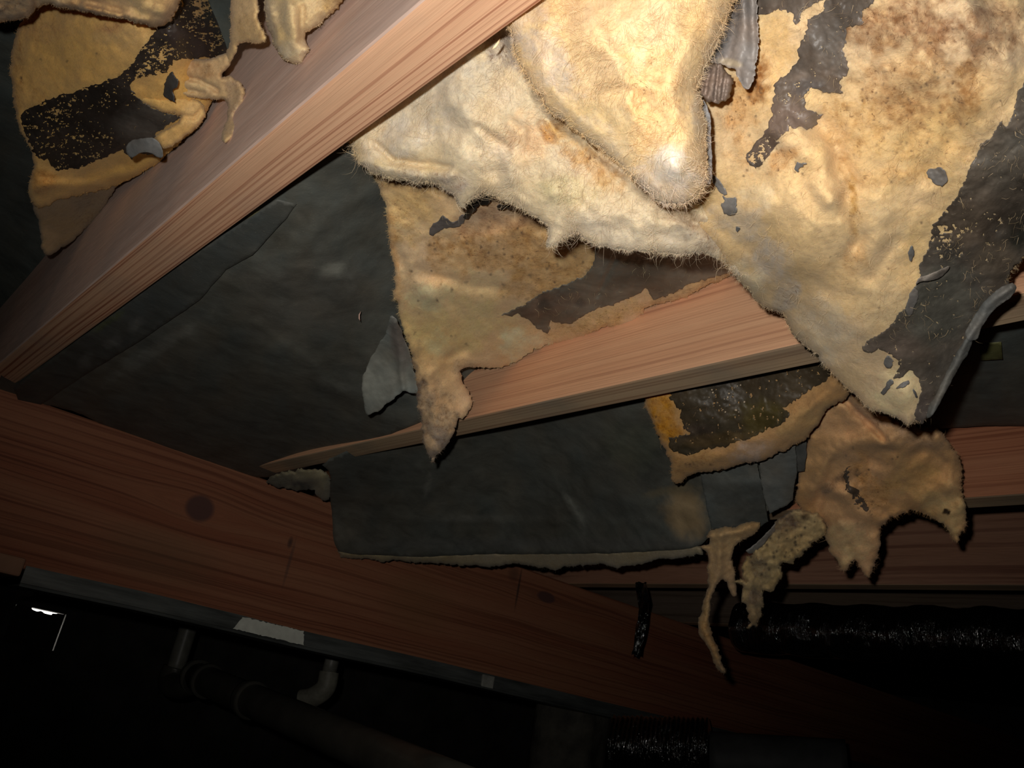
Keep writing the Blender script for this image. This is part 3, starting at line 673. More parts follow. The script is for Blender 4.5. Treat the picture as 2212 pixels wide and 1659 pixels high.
# right-hand stretch of the same bay
s3 = surf([(2020, 860, zz(2020, 860, .385)), (2040, 930, zs(2040, 930, .945)), (2260, 920, zs(2260, 920, .945)), (2100, 760, zz(2100, 760, .37)), (2260, 700, zz(2260, 700, .38)), (1900, 780, zz(1900, 780, .38)), (1900, 900, zs(1900, 900, .93))], noise=((.003, 90), (.001, 25)), seed=22)
p3 = sheet('facing_paper', [(1780, 700), (2260, 640), (2260, 921), (2130, 920), (2030, 926), (1900, 930), (1800, 900)], s3, M_PAPER, paper_col((.125, .135, .12), [], seed=24), thick=.004, rnd=0, rough=.6, step=10, seed=23, smooth=0)
tag(p3, 'dark grey paper facing at right between the middle and reddish joists', 'insulation facing')
s3b = surf([(2117, 740, zz(2117, 740, .365)), (2165, 780, zz(2165, 780, .365)), (2165, 740, zz(2165, 740, .365)), (2117, 780, zz(2117, 780, .365)), (2140, 760, zz(2140, 760, .365))], noise=((.0, 50),))
o = sheet('yellow_tag', [(2116, 741), (2163, 738), (2166, 776), (2118, 779)], s3b, M_PAPER, paper_col((.12, .12, .045), [], seed=25), thick=.0008, rnd=0, rough=.4, step=8, seed=26, smooth=0, parent=p3)
# next bay along, only glimpsed
for (sa, sb, lab) in ((.988, 1.356, 'dim facing above the dark brown joist at right'), (1.394, 1.762, 'dim facing above the very dark joist')):
    n = 24; vs = []
    for z0 in (0, .004):
        for j in range(n+1):
            for i in range(5): vs.append((sa+(sb-sa)*i/4, -1.0+2.38*j/n, ZC+.455-.012*math.sin(i/4*math.pi)+.006*float(vnoise(i*.7, j*.6, 5))+z0))
    nb = 5*(n+1); fs = []
    for j in range(n):
        for i in range(4): a = j*5+i; fs += [(a, a+5, a+6, a+1), (nb+a, nb+a+1, nb+a+6, nb+a+5)]
    o = mesh_obj('facing_paper', vs, fs, plain_mat('dim_facing', (.10, .10, .09)))
    tag(o, lab, 'insulation facing')
# ---------------------------------------------------------------- torn glass-wool batts
CREAM = (.80, .66, .43); WARM = (.84, .60, .30); PALE = (.78, .75, .66); GREYW = (.52, .49, .44); BROWN = (.36, .20, .085); RUST = (.50, .27, .09)
def wcol(base, items, seed, gain=1.0, sat=1.12): return lambda P: blobs(P, base, items, seed, gain, sat)
def specks(c_fun, regions, seed, col=(.07, .05, .04), size=3.2):
    """small dark specks of torn paper and dirt; size in picture px"""
    r = np.random.RandomState(seed); pts = []
    for (x, y, rx, ry, n) in regions:
        q = r.normal(size=(n, 2))*.5; pts.append(np.c_[x+q[:, 0]*rx, y+q[:, 1]*ry])
    pts = np.concatenate(pts)[::3]; rad = r.uniform(.4, 1.0, len(pts))*size
    def f(P):
        c = c_fun(P)
        for (x, y), ra in zip(pts, rad):
            d = (abs(P[:, 0]-x) < 8) & (abs(P[:, 1]-y) < 8)
            if d.any():
                k = np.clip(1.3-np.hypot(P[d, 0]-x, (P[d, 1]-y)*.8)/ra, 0, 1)[:, None]*.85
                c[d, :3] = c[d, :3]*(1-k)+np.array(col)*k
        return c
    return f

# -- W1: bright flap hanging nearest the camera
s = surf([(1300, -260, zz(1300, -260, .47)), (1650, -260, zz(1650, -260, .45)), (1450, -180, .365), (1090, 40, .436), (1110, 110, .438), (1180, 230, .440), (1290, 320, .442), (1370, 400, .440), (1430, 440, .436), (1500, 420, .426), (1530, 330, .418), (1520, 200, .415), (1560, 80, .405), (1600, -60, .395), (1400, -60, .385), (1200, -60, .425), (1350, 100, .395), (1450, 250, .403), (1470, 370, .405), (1250, 150, .415), (1350, 280, .42)],
    ridges=[([(1150, 60), (1180, 180), (1300, 310)], .001, 14), ([(1270, 60), (1330, 140), (1370, 260)], .006, 34), ([(1490, 90), (1450, 200), (1485, 300)], .006, 26), ([(1560, 60), (1510, 170), (1525, 300)], -.003, 12), ([(1330, 190), (1400, 210)], -.003, 14), ([(1345, 370), (1420, 405)], .003, 12)],
    lumps=[(1455, 350, 42, 40, .012), (1300, 70, 60, 50, .005), (1420, 140, 50, 60, .006), (1185, 60, 26, 50, .004)], noise=((.0055, 100), (.0014, 32), (.0005, 12)), seed=31)
S_W1 = s
w1 = sheet('insulation_batt', [(1060, 10), (1098, 62), (1108, 112), (1122, 140), (1155, 188), (1178, 228), (1215, 262), (1268, 302), (1310, 330), (1352, 372), (1375, 392), (1405, 428), (1440, 445), (1478, 440), (1508, 424), (1524, 395), (1530, 350), (1528, 290), (1517, 225), (1508, 182), (1530, 140), (1556, 80), (1580, 10), (1640, -70), (1660, -260), (1290, -260), (1110, -70)],
    s, M_WOOL, wcol((.84, .68, .42), [(1300, 60, 90, 80, 20, (.88, .70, .42), .5), (1420, 190, 60, 110, -15, (.86, .62, .32), .6), (1180, 110, 45, 130, -25, (.74, .66, .54), .8), (1290, 290, 90, 28, 40, (.74, .66, .50), .6), (1430, 410, 60, 50, 0, (.86, .78, .66), .8), (1528, 200, 22, 170, 8, (.74, .69, .55), .7), (1455, 350, 40, 35, 0, (.95, .90, .78), .9), (1370, 235, 22, 16, 20, (.80, .52, .24), .6), (1400, 60, 60, 40, 0, (.88, .74, .50), .5)], 33),
    thick=.030, rnd=34, krnd=.45, rough=4, step=4.6, seed=35, fuzz=2600, fuzzlen=(5, 20), hairs=9000, hairlen=(12, 50))
tag(w1, 'brightest cream fibreglass flap hanging at top centre with a rounded pale tip', 'insulation')
# paper curling off its right edge
s = surf([(1580, -40, .425), (1640, -40, .415), (1640, 110, .42), (1560, 130, .432), (1600, 190, .425), (1500, 190, .44), (1535, 390, .44), (1520, 300, .438), (1590, 60, .43)], ridges=[([(1600, -20), (1605, 90), (1590, 180)], .005, 14), ([(1625, 0), (1630, 150)], -.003, 8)], noise=((.002, 30), (.0008, 10)), seed=41)
o = sheet('kraft_paper', [(1572, -60), (1632, -60), (1634, 20), (1638, 60), (1641, 110), (1630, 160), (1620, 196), (1608, 190), (1600, 182), (1588, 150), (1560, 138), (1535, 134), (1530, 110), (1550, 60)], s, M_PAPER_OLD, paper_col((.19, .165, .15), [(1555, 80, 25, 50, 10, (.10, .11, .12), .6), (1575, 135, 26, 8, 10, (.40, .33, .22), .6)], 42), thick=.0012, rnd=0, rough=2, step=4, seed=43, parent=w1)
o['label'] = 'grey paper curling off the right edge'
s_ = surf([(1500, 140, .432), (1590, 140, .43), (1590, 225, .432), (1500, 225, .437), (1545, 180, .418)], ridges=[([(1530, 150), (1524, 200)], -.005, 5), ([(1550, 145), (1545, 215)], -.005, 4), ([(1566, 160), (1560, 212)], -.004, 4)], noise=((.002, 12), (.001, 6)), seed=44)
o = sheet('crumpled_paper', [(1512, 152), (1530, 141), (1552, 138), (1566, 150), (1584, 168), (1582, 195), (1574, 216), (1548, 222), (1528, 222), (1514, 204), (1507, 180)], s_, M_PAPER_OLD, paper_col((.17, .125, .10), [], 45), thick=.006, rnd=10, rough=2, step=3.2, seed=46, parent=w1)
o['label'] = 'brown crumpled wad of paper'
o = sheet('kraft_paper', [(1508, 180), (1518, 210), (1534, 245), (1536, 300), (1540, 380), (1532, 400), (1524, 395), (1530, 340), (1524, 280), (1512, 215)], s, M_PAPER_OLD, paper_col((.18, .16, .15), [], 47), thick=.001, rnd=0, rough=1, step=3.5, seed=48, parent=w1, offset=.002)
o['label'] = 'thin grey strip of paper down the right side'

# -- W2: pale flap behind it
s = surf([(760, 310, .575), (800, 372, .575), (700, 330, .60), (880, 240, .545), (1000, 150, .50), (1110, 70, .475), (1200, 200, .485), (1310, 320, .495), (1420, 440, .50), (1050, 430, .545), (1200, 500, .535), (1300, 540, .525), (1550, 555, .53), (1600, 600, .55), (1450, 480, .505), (1000, 300, .515), (1150, 350, .505), (920, 390, .56), (900, 300, .545)],
    ridges=[([(810, 310), (850, 345), (970, 362)], -.007, 7), ([(780, 345), (860, 372), (970, 382)], .005, 12), ([(980, 240), (1060, 270), (1110, 300), (1110, 370)], .009, 30), ([(1035, 275), (1095, 320)], -.006, 9), ([(1110, 80), (1180, 230), (1310, 330), (1400, 420)], -.012, 16), ([(1170, 270), (1190, 300)], -.008, 12), ([(1200, 420), (1500, 500)], .006, 40), ([(1480, 470), (1560, 520)], -.007, 11)],
    lumps=[(870, 310, 40, 30, .010), (1000, 340, 40, 40, .008), (1260, 300, 50, 30, .005), (1290, 470, 60, 30, .006), (980, 200, 60, 40, .007)], noise=((.007, 90), (.0024, 30), (.0008, 12)), seed=51)
S_W2 = s
w2 = sheet('insulation_batt', [(735, 285), (762, 315), (768, 340), (788, 356), (800, 376), (850, 388), (920, 394), (970, 412), (990, 440), (1005, 455), (1018, 425), (1050, 415), (1085, 436), (1130, 450), (1165, 474), (1188, 495), (1183, 520), (1180, 536), (1212, 524), (1245, 503), (1262, 518), (1300, 536), (1350, 542), (1420, 546), (1480, 552), (1530, 549), (1560, 566), (1600, 600), (1640, 560), (1560, 380), (1400, 300), (1240, 120), (1120, -30), (1000, 60), (860, 180)],
    s, M_WOOL, wcol((.80, .71, .50), [(1130, 300, 60, 45, 20, (.86, .66, .42), .7), (1195, 283, 26, 22, 30, (.66, .42, .16), .85), (1280, 350, 75, 28, 40, (.70, .47, .22), .75), (960, 190, 130, 60, -30, (.72, .70, .58), .7), (1100, 90, 50, 60, 20, (.48, .44, .38), .85), (870, 300, 90, 30, -20, (.78, .75, .64), .7), (870, 375, 110, 12, 8, (.60, .57, .47), .7), (1220, 410, 60, 30, 0, (.70, .66, .40), .5), (980, 405, 30, 30, 0, (.66, .60, .52), .7), (1540, 520, 70, 25, 25, (.50, .46, .38), .7), (1480, 470, 70, 20, 30, (.60, .50, .36), .6), (1030, 340, 90, 45, 10, (.85, .75, .52), .6)], 53),
    thick=.020, rnd=26, krnd=.5, rough=4, step=4.8, seed=55, fuzz=3200, fuzzlen=(5, 18), hairs=9000, hairlen=(12, 50))
tag(w2, 'cream fibreglass flap emerging behind the diagonal joist beneath the brightest flap', 'insulation')

# -- W3: the big torn batt on the right
c3 = [(1560, -250, zz(1560, -250, .50)), (1900, -270, zz(1900, -270, .48)), (2300, -250, zz(2300, -250, .46)), (1900, -140, .37), (1500, -40, .47), (1480, 200, .485), (1480, 420, .505), (1540, 540, .53), (1600, 610, .575), (1690, 690, .60), (1800, 810, .60), (1960, 912, .575), (1640, 100, .435), (1640, 300, .455), (1750, 0, .405), (1900, 0, .375), (2100, 0, .365), (2212, 0, .37), (2260, 300, .40), (2212, 540, .475), (2190, 630, .505), (2100, 735, .54), (2010, 880, .57),
      (1850, 200, .415), (2000, 300, .41), (2100, 400, .425), (1700, 400, .455), (1780, 500, .455), (1900, 560, .475), (2000, 640, .495), (1700, 560, .50), (1850, 720, .53), (1940, 800, .55)]
s = surf(c3, ridges=[([(1775, 275), (1812, 320), (1834, 380), (1848, 470), (1856, 520)], -.007, 24), ([(1700, 290), (1770, 340), (1790, 430)], .009, 34), ([(2080, 0), (2120, 80), (2170, 130)], .006, 26), ([(1845, 540), (1790, 620), (1700, 600)], -.004, 18), ([(1560, 560), (1650, 640), (1760, 740)], .004, 22), ([(1500, 455), (1600, 520), (1660, 570)], -.003, 20), ([(1990, 20), (2060, 240), (2060, 300)], -.004, 20), ([(1880, 600), (1940, 520)], -.004, 16)],
    lumps=[(1700, 430, 60, 50, .009), (1730, 540, 40, 70, .006), (1900, 450, 50, 50, .005), (1640, 460, 40, 30, .007), (1800, 690, 40, 40, .005), (1950, 850, 30, 30, .006), (1630, 610, 30, 20, .006)], noise=((.0060, 105), (.0014, 36), (.0005, 12)), seed=61)
S_W3 = s
w3cols = [(1660, 120, 50, 120, 5, (.80, .58, .28), .6), (1600, 230, 40, 60, 0, (.66, .42, .20), .7), (1637, 180, 24, 45, 10, (.30, .14, .05), 1.0), (1960, 60, 150, 60, 5, (.38, .24, .14), .85), (1950, 200, 110, 100, 20, (.54, .37, .20), .75), (1930, 230, 70, 40, 30, (.40, .25, .12), .65), (2080, 210, 40, 60, 10, (.42, .26, .12), .75), (2140, 60, 60, 60, 30, (.38, .25, .15), .75), (2000, 330, 90, 50, 0, (.76, .56, .28), .6), (1850, 270, 70, 60, 20, (.70, .50, .24), .6),
          (1720, 440, 120, 60, 10, (.86, .68, .40), .8), (1680, 350, 40, 18, -30, (.60, .36, .16), .7), (1822, 350, 16, 60, -18, (.46, .29, .13), .7), (1845, 460, 11, 70, -4, (.52, .34, .13), .8), (1930, 380, 70, 20, -8, (.68, .46, .22), .5), (1900, 480, 60, 50, 0, (.80, .66, .42), .7), (1800, 600, 100, 40, 10, (.80, .60, .32), .6), (1840, 560, 30, 40, 0, (.66, .42, .20), .5), (1900, 660, 70, 60, 0, (.78, .66, .42), .6), (1780, 720, 60, 70, 40, (.78, .72, .55), .7), (1660, 560, 50, 50, 30, (.62, .58, .50), .8), (1600, 480, 60, 40, 20, (.64, .58, .46), .7), (1695, 640, 22, 36, 30, (.58, .56, .50), .7), (1950, 840, 60, 50, 0, (.86, .78, .50), .8), (1610, 600, 40, 30, 30, (.84, .76, .52), .7), (1640, 420, 30, 20, 0, (.86, .76, .52), .6), (1610, 330, 40, 30, 0, (.66, .44, .22), .5)]  # the narrow browns down the long fold mix stain with painted fold shade
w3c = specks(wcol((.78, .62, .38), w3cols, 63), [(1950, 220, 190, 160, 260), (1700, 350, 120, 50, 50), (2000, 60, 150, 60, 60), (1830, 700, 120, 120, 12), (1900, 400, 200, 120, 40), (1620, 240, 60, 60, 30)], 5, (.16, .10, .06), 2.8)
w3out = [(1560, -250), (1490, -60), (1470, 200), (1450, 420), (1500, 500), (1558, 548), (1575, 580), (1602, 612), (1640, 655), (1665, 672), (1692, 678), (1702, 712), (1738, 745), (1765, 765), (1785, 795), (1812, 825), (1850, 856), (1880, 886), (1915, 896), (1935, 905), (1962, 918), (1985, 908), (2004, 900), (2020, 866), (2042, 828), (2085, 762), (2106, 720), (2112, 700), (2150, 650), (2178, 628), (2172, 606), (2188, 578), (2230, 530), (2290, 470), (2310, -60), (2290, -250), (1900, -270)]
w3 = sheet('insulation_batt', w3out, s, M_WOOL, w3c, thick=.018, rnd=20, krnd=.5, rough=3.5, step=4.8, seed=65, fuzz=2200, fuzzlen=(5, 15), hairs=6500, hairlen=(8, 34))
tag(w3, 'largest stained fibreglass batt hanging at upper right with torn grey paper down its side', 'insulation')
def pcol3(base, items, seed):
    g_ = paper_col(base, items, seed, .6)
    return lambda P: g_(P)*np.array([.80, .72, .65])
def tat(scale, thr, seed, region=None):
    """keeps the paper except where noise has eaten it away"""
    def f(cen):
        nz = fbm(cen[:, 0]/scale, cen[:, 1]/scale, seed, 4, .62)
        t = np.full(len(cen), thr) if region is None else thr + region(cen)
        return nz < t
    return f
mband = [(1600, -200), (1622, -60), (1630, 38), (1655, 30), (1680, 18), (1712, 33), (1716, 51), (1730, 47), (1727, 29), (1784, -4), (1776, 29), (1745, 43), (1741, 69), (1723, 105), (1723, 134), (1701, 159), (1672, 181), (1668, 240), (1650, 290), (1612, 335), (1615, 350), (1635, 365), (1660, 340), (1690, 295), (1705, 275), (1755, 278), (1775, 245), (1745, 235), (1738, 205), (1750, 190), (1800, 203), (1822, 205), (1812, 175), (1838, 150), (1822, 105), (1830, 60), (1865, 55), (1862, 30), (1890, 0), (1895, -60), (1930, -190)]
o = sheet('kraft_paper', mband, s, M_PAPER_OLD, pcol3((.155, .135, .12), [(1790, 60, 50, 80, 20, (.10, .10, .10), .6), (1690, 270, 60, 60, 0, (.22, .17, .15), .6), (1660, 320, 30, 30, 0, (.20, .15, .12), .6), (1740, 190, 40, 20, 0, (.10, .10, .11), .6)], 66), thick=.0006, rnd=0, rough=2.6, step=3.6, seed=67, parent=w3, offset=-.0012, smooth=0,
      keep=tat(7, .62, 5, lambda c: -.42*np.clip(1.2-np.hypot((c[:, 0]-1640)/60, (c[:, 1]-330)/40), 0, 1)-.18*np.clip(1.2-np.hypot((c[:, 0]-1700)/70, (c[:, 1]-230)/30), 0, 1)))
o['label'] = 'ragged band of brown grey paper running down from the top'
rband = [(2225, 160), (2195, 205), (2188, 250), (2172, 275), (2165, 265), (2140, 300), (2118, 312), (2085, 390), (2062, 430), (2040, 455), (2018, 485), (2008, 530), (1988, 568), (1990, 600), (1975, 625), (1962, 655), (1942, 680), (1925, 700), (1898, 725), (1872, 738), (1862, 757), (1880, 766), (1900, 752), (1925, 770), (1945, 790), (1932, 822), (1950, 812), (1970, 800), (1985, 815), (1990, 850), (1980, 880), (1976, 905), (1992, 917), (2008, 900), (2025, 865), (2045, 830), (2090, 757), (2112, 700), (2150, 650), (2184, 630), (2175, 605), (2190, 575), (2235, 530), (2300, 470), (2300, 100)]
o = sheet('kraft_paper', rband, s, M_PAPER_OLD, pcol3((.15, .14, .125), [(2030, 660, 80, 90, 30, (.145, .155, .14), .8), (2090, 480, 70, 60, 0, (.17, .14, .11), .7), (2200, 500, 26, 50, 10, (.03, .035, .03), .9), (2150, 430, 90, 90, 0, (.13, .11, .09), .5), (2180, 350, 60, 70, 0, (.10, .10, .09), .5), (1930, 750, 60, 30, 0, (.19, .16, .14), .7), (2000, 880, 30, 40, 0, (.20, .18, .18), .6), (2150, 560, 50, 40, 0, (.22, .19, .15), .6)], 68), thick=.0008, rnd=0, rough=2.4, step=3.8, seed=69, parent=w3, offset=-.0014, smooth=0,
      keep=tat(9, .70, 15, lambda c: -.48*np.clip(1.3-np.hypot((c[:, 0]-2045)/50, (c[:, 1]-515)/60), 0, 1)-.30*np.clip(1.2-np.hypot((c[:, 0]-1910)/60, (c[:, 1]-800)/60), 0, 1)-.2*np.clip(1.2-np.hypot((c[:, 0]-2130)/60, (c[:, 1]-480)/60), 0, 1)))
o['label'] = 'wide grey paper strip down the right side'
# curled lips of that paper
sl = surf([(2190, 615, .488), (2110, 690, .52), (2060, 790, .545), (2010, 890, .56), (2150, 660, .50), (2080, 740, .53), (2090, 650, .51), (2000, 800, .55)], ridges=[([(2185, 622), (2130, 665), (2100, 720), (2050, 810), (2010, 895)], .006, 10)], noise=((.001, 30),), seed=71)
o = sheet('paper_lip', [(2198, 618), (2185, 610), (2150, 628), (2120, 655), (2100, 690), (2082, 724), (2092, 738), (2110, 735), (2120, 705), (2148, 668), (2190, 636)], sl, M_PAPER, paper_col((.20, .20, .19), [], 72), thick=.0012, rnd=0, rough=1.5, step=3.6, seed=73, parent=w3, offset=-.004)
o['label'] = 'pale curled lip of paper on the lower right edge'
o = sheet('paper_lip', [(2108, 718), (2090, 722), (2050, 790), (2022, 850), (2004, 880), (2000, 905), (2012, 902), (2030, 872), (2062, 810), (2098, 752)], sl, M_PAPER, paper_col((.17, .165, .15), [], 74), thick=.0012, rnd=0, rough=1.5, step=3.6, seed=75, parent=w3, offset=-.002)
sl2 = surf([(2050, 575, .478), (1990, 612, .482), (1980, 620, .482), (2040, 600, .484), (2010, 590, .476)], ridges=[([(2050, 578), (2000, 605)], .003, 8)], noise=((.001, 20),), seed=76)
o = sheet('paper_curl', [(2052, 574), (2030, 582), (2008, 592), (1985, 600), (1976, 615), (1990, 608), (2012, 607), (2034, 598), (2050, 582)], sl2, M_PAPER, paper_col((.26, .23, .20), [], 77), thick=.001, rnd=0, rough=1.0, step=3, seed=78, parent=w3, offset=-.004)
o['label'] = 'small curl of paper lifting off the batt'
sl3 = lambda P: S_W3(P)
for pts, sd in (([(1962, 640), (1975, 622), (1985, 630), (1980, 660), (1966, 688), (1958, 676)], 79), ([(2008, 364), (2030, 361), (2043, 372), (2048, 392), (2038, 403), (2020, 400), (2012, 385), (2000, 378)], 80), ([(1560, 420), (1568, 428), (1590, 425), (1592, 440), (1590, 460), (1575, 468), (1562, 460), (1556, 440), (1565, 436)], 81), ([(1535, 378), (1548, 385), (1560, 400), (1572, 418), (1562, 422), (1548, 405), (1538, 395)], 82), ([(1964, 535), (1972, 530), (1976, 545), (1970, 568), (1963, 560)], 83), ([(1720, 352), (1735, 352), (1746, 354), (1732, 360), (1722, 372), (1716, 368)], 84), ([(1588, 500), (1592, 490), (1596, 495), (1592, 502)], 85), ([(1912, 776), (1920, 768), (1928, 776), (1926, 794), (1916, 798), (1910, 788)], 86), ([(1936, 832), (1950, 826), (1964, 820), (1968, 828), (1952, 836), (1938, 838)], 87), ([(1902, 848), (1914, 832), (1926, 818), (1932, 824), (1922, 840), (1908, 854)], 88), ([(1970, 838), (1978, 846), (1982, 860), (1976, 858)], 89)):
    o = sheet('paper_scrap', pts, S_W3, M_PAPER_OLD, paper_col((.17, .16, .15), [], sd), thick=.0006, rnd=0, rough=1.6, step=3, seed=sd, parent=w3, offset=-.0035, smooth=1)

# -- W4: lower-left torn batt lying against the middle joist
jb = .540
s = surf([(805, 385, .66), (835, 480, .70), (856, 640, .79), (880, 740, .86), (920, 850, .93), (935, 960, .955), (985, 930, .945), (1010, 850, .955), (1050, 790, .945), (1180, 740, zs(1180, 740, jb)-.012), (1290, 712, zs(1290, 712, jb)-.010), (1400, 665, zs(1400, 665, jb)-.010), (1500, 634, zs(1500, 634, jb)-.010), (1590, 588, zs(1590, 588, jb)-.012), (1650, 520, .60), (1400, 500, .66), (1200, 430, .62), (1000, 400, .62), (1000, 520, .70), (1200, 560, .72), (1000, 640, .80), (1100, 700, .86), (1300, 600, .76), (900, 380, .63), (1450, 580, .73)],
    ridges=[([(890, 600), (950, 625), (1050, 640), (1130, 655)], .007, 36), ([(900, 585), (1000, 610), (1080, 625)], -.006, 14), ([(930, 640), (960, 720), (940, 800)], .008, 26), ([(850, 540), (880, 600), (880, 700)], -.006, 12), ([(965, 770), (1000, 760)], -.006, 12), ([(925, 820), (945, 900), (945, 970)], .006, 14), ([(1000, 480), (1120, 470), (1200, 500)], -.008, 20), ([(1330, 560), (1290, 640)], -.004, 5)],
    lumps=[(1130, 740, 40, 28, .012), (930, 640, 26, 24, .008), (1060, 760, 50, 24, .006), (1290, 520, 40, 30, .008)], noise=((.007, 80), (.0026, 28), (.001, 11)), seed=91)
S_W4 = s
w4c = specks(wcol((.69, .53, .33), [(1080, 530, 150, 60, -5, (.47, .30, .14), .75), (1180, 600, 100, 40, -15, (.50, .33, .15), .7), (1060, 480, 90, 26, -8, (.42, .28, .18), .6), (880, 460, 50, 70, 0, (.66, .50, .26), .6), (900, 400, 90, 22, 5, (.40, .28, .14), .6), (1000, 700, 110, 60, 0, (.74, .60, .32), .6), (930, 640, 40, 30, 0, (.78, .68, .45), .7), (1130, 745, 60, 36, 0, (.78, .72, .52), .8), (1300, 690, 130, 22, -16, (.60, .46, .24), .7), (1500, 620, 90, 18, -22, (.52, .42, .26), .7), (850, 560, 10, 110, -5, (.60, .36, .16), .5), (1290, 540, 40, 40, 0, (.62, .45, .22), .6), (905, 880, 34, 110, -14, (.17, .145, .12), .9), (955, 900, 34, 80, -6, (.33, .28, .21), .85), (950, 960, 25, 40, 0, (.26, .24, .22), .7), (1000, 800, 30, 30, 0, (.50, .42, .30), .6), (960, 745, 30, 30, 0, (.74, .66, .42), .5)], 93, 1.42, 1.2),
    [(1080, 540, 160, 80, 120), (1000, 620, 100, 60, 30), (1250, 580, 70, 40, 30), (930, 560, 60, 90, 24), (950, 740, 60, 40, 12)], 8, (.10, .06, .045), 3.2)
w4 = sheet('insulation_batt', [(780, 340), (806, 378), (818, 400), (830, 440), (838, 498), (846, 550), (852, 603), (848, 640), (858, 660), (864, 698), (876, 722), (886, 770), (898, 812), (900, 845), (906, 880), (911, 940), (922, 975), (934, 1000), (943, 985), (955, 972), (970, 955), (980, 930), (988, 905), (1000, 908), (1012, 890), (1020, 868), (1014, 845), (998, 820), (994, 800), (1020, 795), (1066, 796), (1100, 788), (1122, 776), (1156, 752), (1200, 742), (1240, 736), (1291, 711), (1340, 704), (1372, 699), (1384, 682), (1400, 663), (1443, 655), (1497, 634), (1540, 612), (1590, 588), (1640, 560), (1640, 480), (1300, 360), (1000, 330)],
    s, M_WOOL, w4c, thick=.014, rnd=12, krnd=.5, rough=3.5, step=4.6, seed=95, fuzz=1700, fuzzlen=(4, 12), hairs=1300, hairlen=(8, 26))
tag(w4, 'brown stained torn batt lying against the middle joist with a ragged tongue hanging down', 'insulation')
o = sheet('kraft_paper', [(1080, 679), (1122, 662), (1164, 637), (1205, 620), (1249, 603), (1270, 590), (1282, 572), (1287, 544), (1310, 520), (1600, 505), (1640, 540), (1590, 580), (1540, 600), (1497, 612), (1450, 636), (1409, 650), (1400, 622), (1375, 637), (1324, 658), (1286, 671), (1249, 687), (1232, 702), (1215, 698), (1185, 692), (1190, 712), (1181, 722), (1164, 713), (1150, 700), (1139, 688), (1118, 680), (1105, 684)], s, M_PAPER_OLD,
    pcol3((.26, .25, .215), [(1180, 660, 80, 26, -20, (.20, .155, .13), .7), (1175, 660, 18, 14, 0, (.08, .09, .09), .8), (1255, 655, 14, 10, 0, (.09, .09, .09), .7), (1400, 570, 120, 40, -10, (.13, .135, .12), .7), (1510, 570, 50, 22, 0, (.05, .045, .05), .8), (1500, 545, 60, 16, 0, (.2, .16, .14), .6)], 96), thick=.0007, rnd=0, rough=2.2, step=3.8, seed=97, parent=w4, offset=-.002, smooth=0)
o['label'] = 'grey paper left on the lower part of the batt'
o = sheet('kraft_paper', [(926, 508), (925, 496), (932, 484), (946, 478), (955, 466), (966, 472), (972, 480), (985, 478), (1000, 462), (1010, 468), (1000, 486), (978, 492), (960, 492), (944, 504), (934, 512)], s, M_PAPER_OLD, pcol3((.19, .18, .18), [], 98), thick=.0007, rnd=0, rough=1.5, step=3, seed=99, parent=w4, offset=-.003)
for pts, sd in (([(1000, 470), (1012, 440), (1020, 424), (1040, 416), (1056, 424), (1062, 436), (1050, 446), (1034, 444), (1024, 458), (1012, 474)], 210), ([(1072, 444), (1082, 440), (1096, 444), (1112, 446), (1122, 456), (1108, 458), (1092, 452), (1078, 454)], 211)):  # near-black sheets added as the dark of the gap under the flap above
    o = sheet('kraft_paper', pts, s, M_PAPER_OLD, pcol3((.035, .033, .033), [], sd), thick=.0007, rnd=0, rough=2.5, step=3, seed=sd, parent=w4, offset=-.012)
    o['label'] = 'black sheet standing in for the shade of the gap'
# pale paper scrap hanging off its left edge
ss = surf([(790, 860, .94), (845, 690, .83), (880, 780, .90), (800, 780, .92), (850, 860, .93), (890, 860, .93)], ridges=[([(850, 700), (862, 760), (872, 840)], .006, 8)], noise=((.003, 40), (.001, 14)), seed=101)
o = sheet('paper_flap', [(846, 680), (838, 700), (832, 725), (818, 745), (800, 775), (784, 812), (782, 840), (785, 868), (791, 898), (806, 890), (820, 888), (832, 872), (846, 868), (858, 856), (872, 842), (886, 850), (902, 850), (900, 820), (890, 780), (880, 745), (866, 715), (856, 690)], ss, M_PAPER, paper_col((.22, .23, .205), [(865, 740, 22, 60, -10, (.20, .16, .14), .7), (812, 840, 30, 40, 0, (.25, .26, .225), .6)], 102), thick=.0012, rnd=0, rough=2, step=4, seed=103, parent=w4)
o['label'] = 'pale grey paper flap hanging off the left edge'

